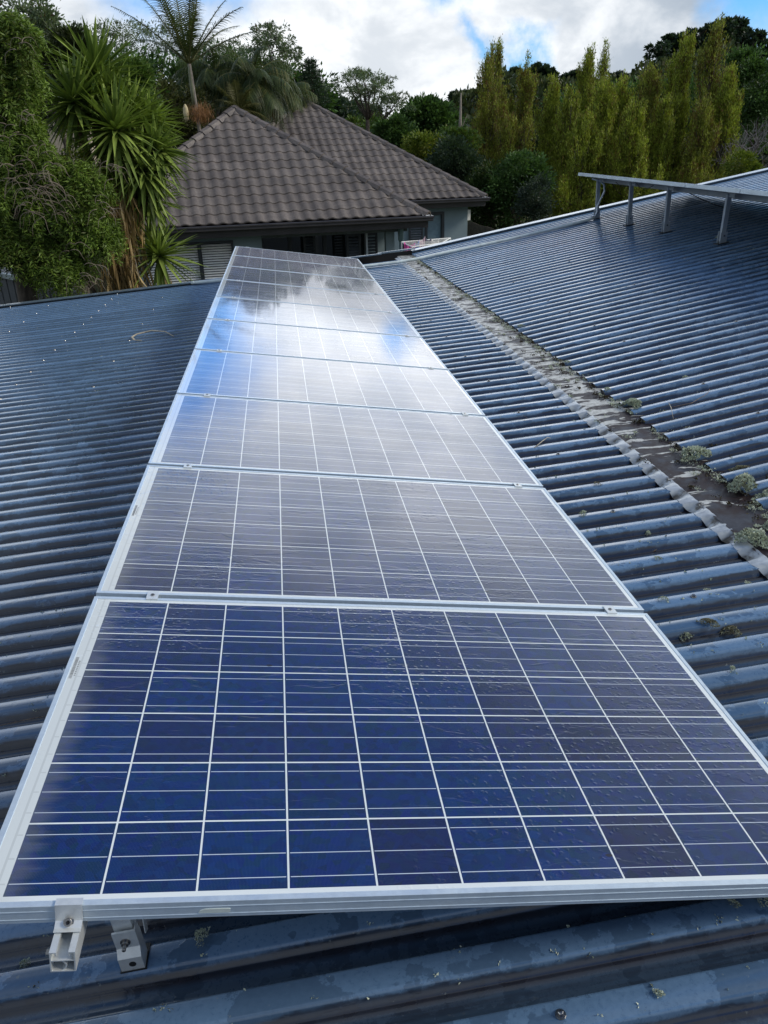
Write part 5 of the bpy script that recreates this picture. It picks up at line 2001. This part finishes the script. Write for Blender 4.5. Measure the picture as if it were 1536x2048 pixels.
def lichen(x, y, upper, rad, label, seed, mat=M_LICH, z=.0, group='lichen tufts on the roof'):
    rng = np.random.RandomState(seed)
    n = int(120 + 420000 * rad * rad)
    n = min(n, 900)
    fn = up if upper else lo
    el = rng.uniform(.5, .9)
    a0 = rng.uniform(0, 3.1)
    ang = rng.uniform(0, 6.28, n)
    lob = 1 + .25 * np.sin(3 * ang + seed) + .15 * np.sin(7 * ang)
    rr = rad * np.sqrt(rng.uniform(0, 1, n)) * lob
    px, py = rr * np.cos(ang), rr * np.sin(ang) * el
    X = px * math.cos(a0) - py * math.sin(a0)
    Y = px * math.sin(a0) + py * math.cos(a0)
    hump = (1 - np.clip(rr / rad, 0, 1) ** 2) * rad * .35
    P = np.array([fn(x + X[i] * .9, y + Y[i], z + .003 + hump[i] + rng.uniform(0, .25) * rad * .3) for i in range(n)])
    D = np.stack([X / rad, Y / rad, rng.uniform(.1, 1.0, n)], 1) + rng.normal(size=(n, 3)) * .35
    o = leaves('lichen', P, D, rng.uniform(.5, 1.2, n) * max(.0035, rad * .17), rng.uniform(.6, 1.2, n) * max(.003, rad * .15), mat, None, rng, .3)
    o.matrix_world = MA
    tag(o, label, 'lichen', group)


LI = [(2.44, 2.24, 1, .046, 'broad pale lichen patch at the rib ends above the wide one', 0), (2.55, 2.02, 1, .034, 'bushy brownish lichen between two upper ribs, right of the flashing', 1), (2.46, 1.86, 1, .050, 'largest ruffled lichen at the dark rib end right of the flashing', 0),
      (2.53, 1.74, 1, .044, 'big lichen clump lying on the nearer upper rib end', 0), (2.27, 1.44, 0, .044, 'rounded lichen fan sitting on the lead edge of the flashing', 0), (2.40, 1.50, 0, .034, 'lichen patch at the right photo edge on the flashing', 0),
      (2.48, 3.02, 1, .040, 'round green lichen on the upper rib end, midway along the flashing', 0), (1.79, .985, 0, .024, 'pale lichen tuft right of the nearest panel corner', 0), (1.87, .99, 0, .025, 'dark brown lichen tuft between two pale ones', 1),
      (1.93, .965, 0, .026, 'mixed brown and green lichen right of the dark brown tuft', 1), (1.78, 1.86, 0, .019, 'green lichen tuft in the pan beside the third panel joint', 0), (1.94, 2.12, 0, .015, 'small lichen halfway between panels and flashing', 1),
      (1.75, 2.30, 0, .020, 'brown topped lichen touching the panel edge', 1), (2.02, 3.14, 0, .018, 'small green brown lichen near the lead edge', 1), (1.97, 1.66, 0, .016, 'lichen sprig in the pan left of the lead edge', 0),
      (2.46, 3.34, 1, .022, 'small lichen on the rib end beyond the round one', 0), (2.45, 4.02, 1, .022, 'yellowish lichen on the flashing by a far rib end', 0), (2.48, 5.2, 1, .026, 'far lichen cluster at the upper rib ends', 0),
      (2.17, 3.40, 0, .016, 'little lichen on the flashing edge', 0), (1.82, .76, 0, .011, 'tiny lichen flake lowest at the right photo edge', 0), (2.12, 1.20, 0, .017, 'pale lichen on a rib just below the lead edge', 0),
      (1.80, 1.16, 0, .014, 'ring shaped lichen beside the second panel', 0), (1.98, 1.2, 0, .014, 'faint lichen on the rib left of the pale one', 0), (1.9, 1.42, 0, .012, 'two lobed pale lichen in a dark pan', 0), (.36, .205, 0, .017, 'pale lichen tuft on the rib under the near panel edge', 0),
      (-.015, .235, 0, .013, 'yellowish lichen flake left of the cut rail end', 0), (.235, .315, 0, .016, 'lichen tuft in the gap between rail and leg', 0), (.33, .30, 0, .018, 'dense lichen under the panel right of the leg', 0), (1.50, .055, 0, .018, 'lichen crust beneath the near panel edge at the right', 0),
      (1.44, .055, 0, .010, 'small round lichen left of the crust at the right', 0), (1.215, -.09, 0, .007, 'small pale lichen dot on the lowest visible rib', 0), (1.02, .075, 0, .007, 'tiny lichen pair on the rib edge below the panels', 0), (2.9, 3.3, 1, .02, 'pale lichen on the upper roof, nearest one', 0),
      (3.2, 2.6, 1, .02, 'pale lichen in an upper pan near the right photo edge', 0), (4.95, 6.9, 1, .05, 'lichen scatter beside the nearest tall leg', 0), (2.78, 2.05, 1, .03, 'pale lichen strip along an upper rib', 0)]
for i, (x, y, u_, rad, lab, old) in enumerate(LI):
    on_rib = abs(((y - .185) / .138 + .5) % 1 - .5) < .2
    flash = 2.2 < x < 2.43
    lichen(x, y, u_, rad * (1.5 if i < 7 else 1.22), lab, 200 + i, M_LICHD if old else M_LICH, .006 if flash else (0 if on_rib or x > 2.43 and x < 2.5 else -.026))

# specks: countless crumbs of lichen
rng = np.random.RandomState(300)
P, D = [], []
for k in range(1500):
    near = rng.rand() < .55
    if near:
        x = rng.uniform(-.6, 2.1)
        rib = rng.randint(-3, 12)
        y = .185 + rib * .138 + rng.choice([-1, -1, 1]) * rng.normal(.024, .006)
        p = lo(x, y, -.002 if abs(y - .185 - rib * .138) < .024 else -.010)
    else:
        up_ = rng.rand() < .5
        y = rng.uniform(0.4, 10)
        x = rng.uniform(2.5, 7) if up_ else rng.choice([rng.uniform(1.7, 2.15), rng.uniform(-3.5, 0)])
        rib = round((y - .185) / .138)
        y = .185 + rib * .138 + rng.uniform(-.02, .02)
        p = (up if up_ else lo)(x, y, .0005)
    m = rng.randint(2, 8)
    s = rng.uniform(.0008, .0028)
    P.append(p + rng.normal(size=(m, 3)) * (s * 2.2, s * 1.6, s * .3))
    D.append(rng.normal(size=(m, 3)) + (0, 0, .8))
P, D = np.concatenate(P), np.concatenate(D)
o = leaves('lichen_crumbs', P, D, rng.uniform(.003, .009, len(P)), rng.uniform(.003, .007, len(P)), M_LICH, None, rng, .2)
o.matrix_world = MA
tag(o, 'tiny pale lichen crumbs scattered over the ribs', 'lichen', kind='stuff')

P, D, S = [], [], []
P2, D2 = [], []
for k in range(560):
    y = rng.uniform(.9, 10.2)
    rib = round((y - .185) / .138)
    r_ = rng.rand()
    if r_ < .62:
        y = .185 + rib * .138 + rng.normal(0, .035)
        x = rng.normal(2.425, .020)
        p = lo(x, y, .010)
    elif r_ < .8:
        y = .185 + (rib + .5) * .138 + rng.normal(0, .015)
        p = up(rng.uniform(2.49, 2.62), y, -.026)
    else:
        x = rng.uniform(2.22, 2.40)
        p = lo(x, y, .010)
    m = rng.randint(10, 60)
    s_ = rng.uniform(.004, .016)
    q = p + rng.normal(size=(m, 3)) * (s_, s_, s_ * .28)
    d = rng.normal(size=(m, 3)) + (0, 0, .7)
    if rng.rand() < .5:
        P.append(q)
        D.append(d)
    else:
        P2.append(q)
        D2.append(d)
for nm, a_, b_, mt, lab in (('lichen_debris', P, D, M_LICH, 'pale lichen scraps gathered along the worn flashing and rib ends'), ('leaf_litter', P2, D2, leaf_mat('rotten_litter', (.010, .008, .006), (.05, .038, .024), (.16, .14, .10), .3, rough=.9), 'dark rotted leaf litter gathered along the worn flashing')):
    a_, b_ = np.concatenate(a_), np.concatenate(b_)
    o = leaves(nm, a_, b_, rng.uniform(.004, .011, len(a_)), rng.uniform(.003, .007, len(a_)), mt, None, rng, .2)
    o.matrix_world = MA
    tag(o, lab, 'debris', kind='stuff')

M_TWIG = simple('dry_twig', (.20, .14, .09), .8, 0, .4, 30)
M_TWIGP = simple('pale_twig', (.42, .38, .30), .8, 0, .25, 30)


def twig(pts, r0, label, mat=M_TWIG, sub=None):
    mb = MB()
    n = len(pts)
    mb.tube(pts, [r0 * (1 - .6 * i / (n - 1)) for i in range(n)], 6)
    if sub:
        for s in sub:
            mb.tube(s, [r0 * .6, r0 * .3], 5)
    o = mb.build('twig', mat, None, True)
    o.matrix_world = MA
    tag(o, label, 'twig')


twig([lo(-.80, 6.80, .0), lo(-.84, 6.92, .01), lo(-.80, 6.99, .02), lo(-.66, 7.02, .03), lo(-.52, 6.93, .02), lo(-.42, 6.72, .005)], .011, 'thick curved pale stick lying on the left roof', M_TWIGP, [[lo(-.80, 6.80, 0), lo(-.72, 6.74, 0)]])
twig([up(2.60, 2.82, .012), up(2.605, 2.86, .03), up(2.59, 2.80, .022), up(2.555, 2.70, .004)], .0028, 'pale hooked twig standing on the upper roof', M_TWIGP)
twig([up(2.61, 2.85, .004), up(2.72, 2.84, .006), up(2.84, 2.92, .004), up(2.88, 2.97, .006)], .0022, 'thin brown twig right of the pale hooked one')
twig([lo(1.82, 2.66, .0), lo(1.88, 2.72, .006), lo(1.92, 2.76, .006), lo(1.935, 2.755, .002)], .0032, 'short pale twig beside the third panel from the camera', M_TWIGP)
twig([lo(1.93, 1.52, -.024), lo(1.98, 1.55, -.02), lo(1.965, 1.54, -.012), lo(2.05, 1.56, -.018), lo(2.14, 1.58, -.022)], .0016, 'thin brown stem in the pan below the lead edge')
twig([lo(-1.2, 1.02, -.02), lo(-.6, 1.05, -.016), lo(-.25, 1.09, -.018), lo(.02, 1.10, -.018)], .0018, 'long dry grass stem in a pan left of the panels')
twig([lo(-.9, 1.93, -.02), lo(-.5, 1.97, -.014), lo(-.12, 1.99, -.016)], .0022, 'dry stem in a pan left of the second panel joint')
twig([lo(-.28, .56, -.02), lo(-.12, .62, -.004), lo(-.02, .66, -.012)], .0015, 'thin reddish stem bridging two ribs at the left photo edge')
twig([lo(1.80, 3.15, .0), lo(1.85, 3.10, .018), lo(1.90, 3.12, .014), lo(1.93, 3.03, .002)], .0011, 'wiry hair thin stem beside the fourth panel')
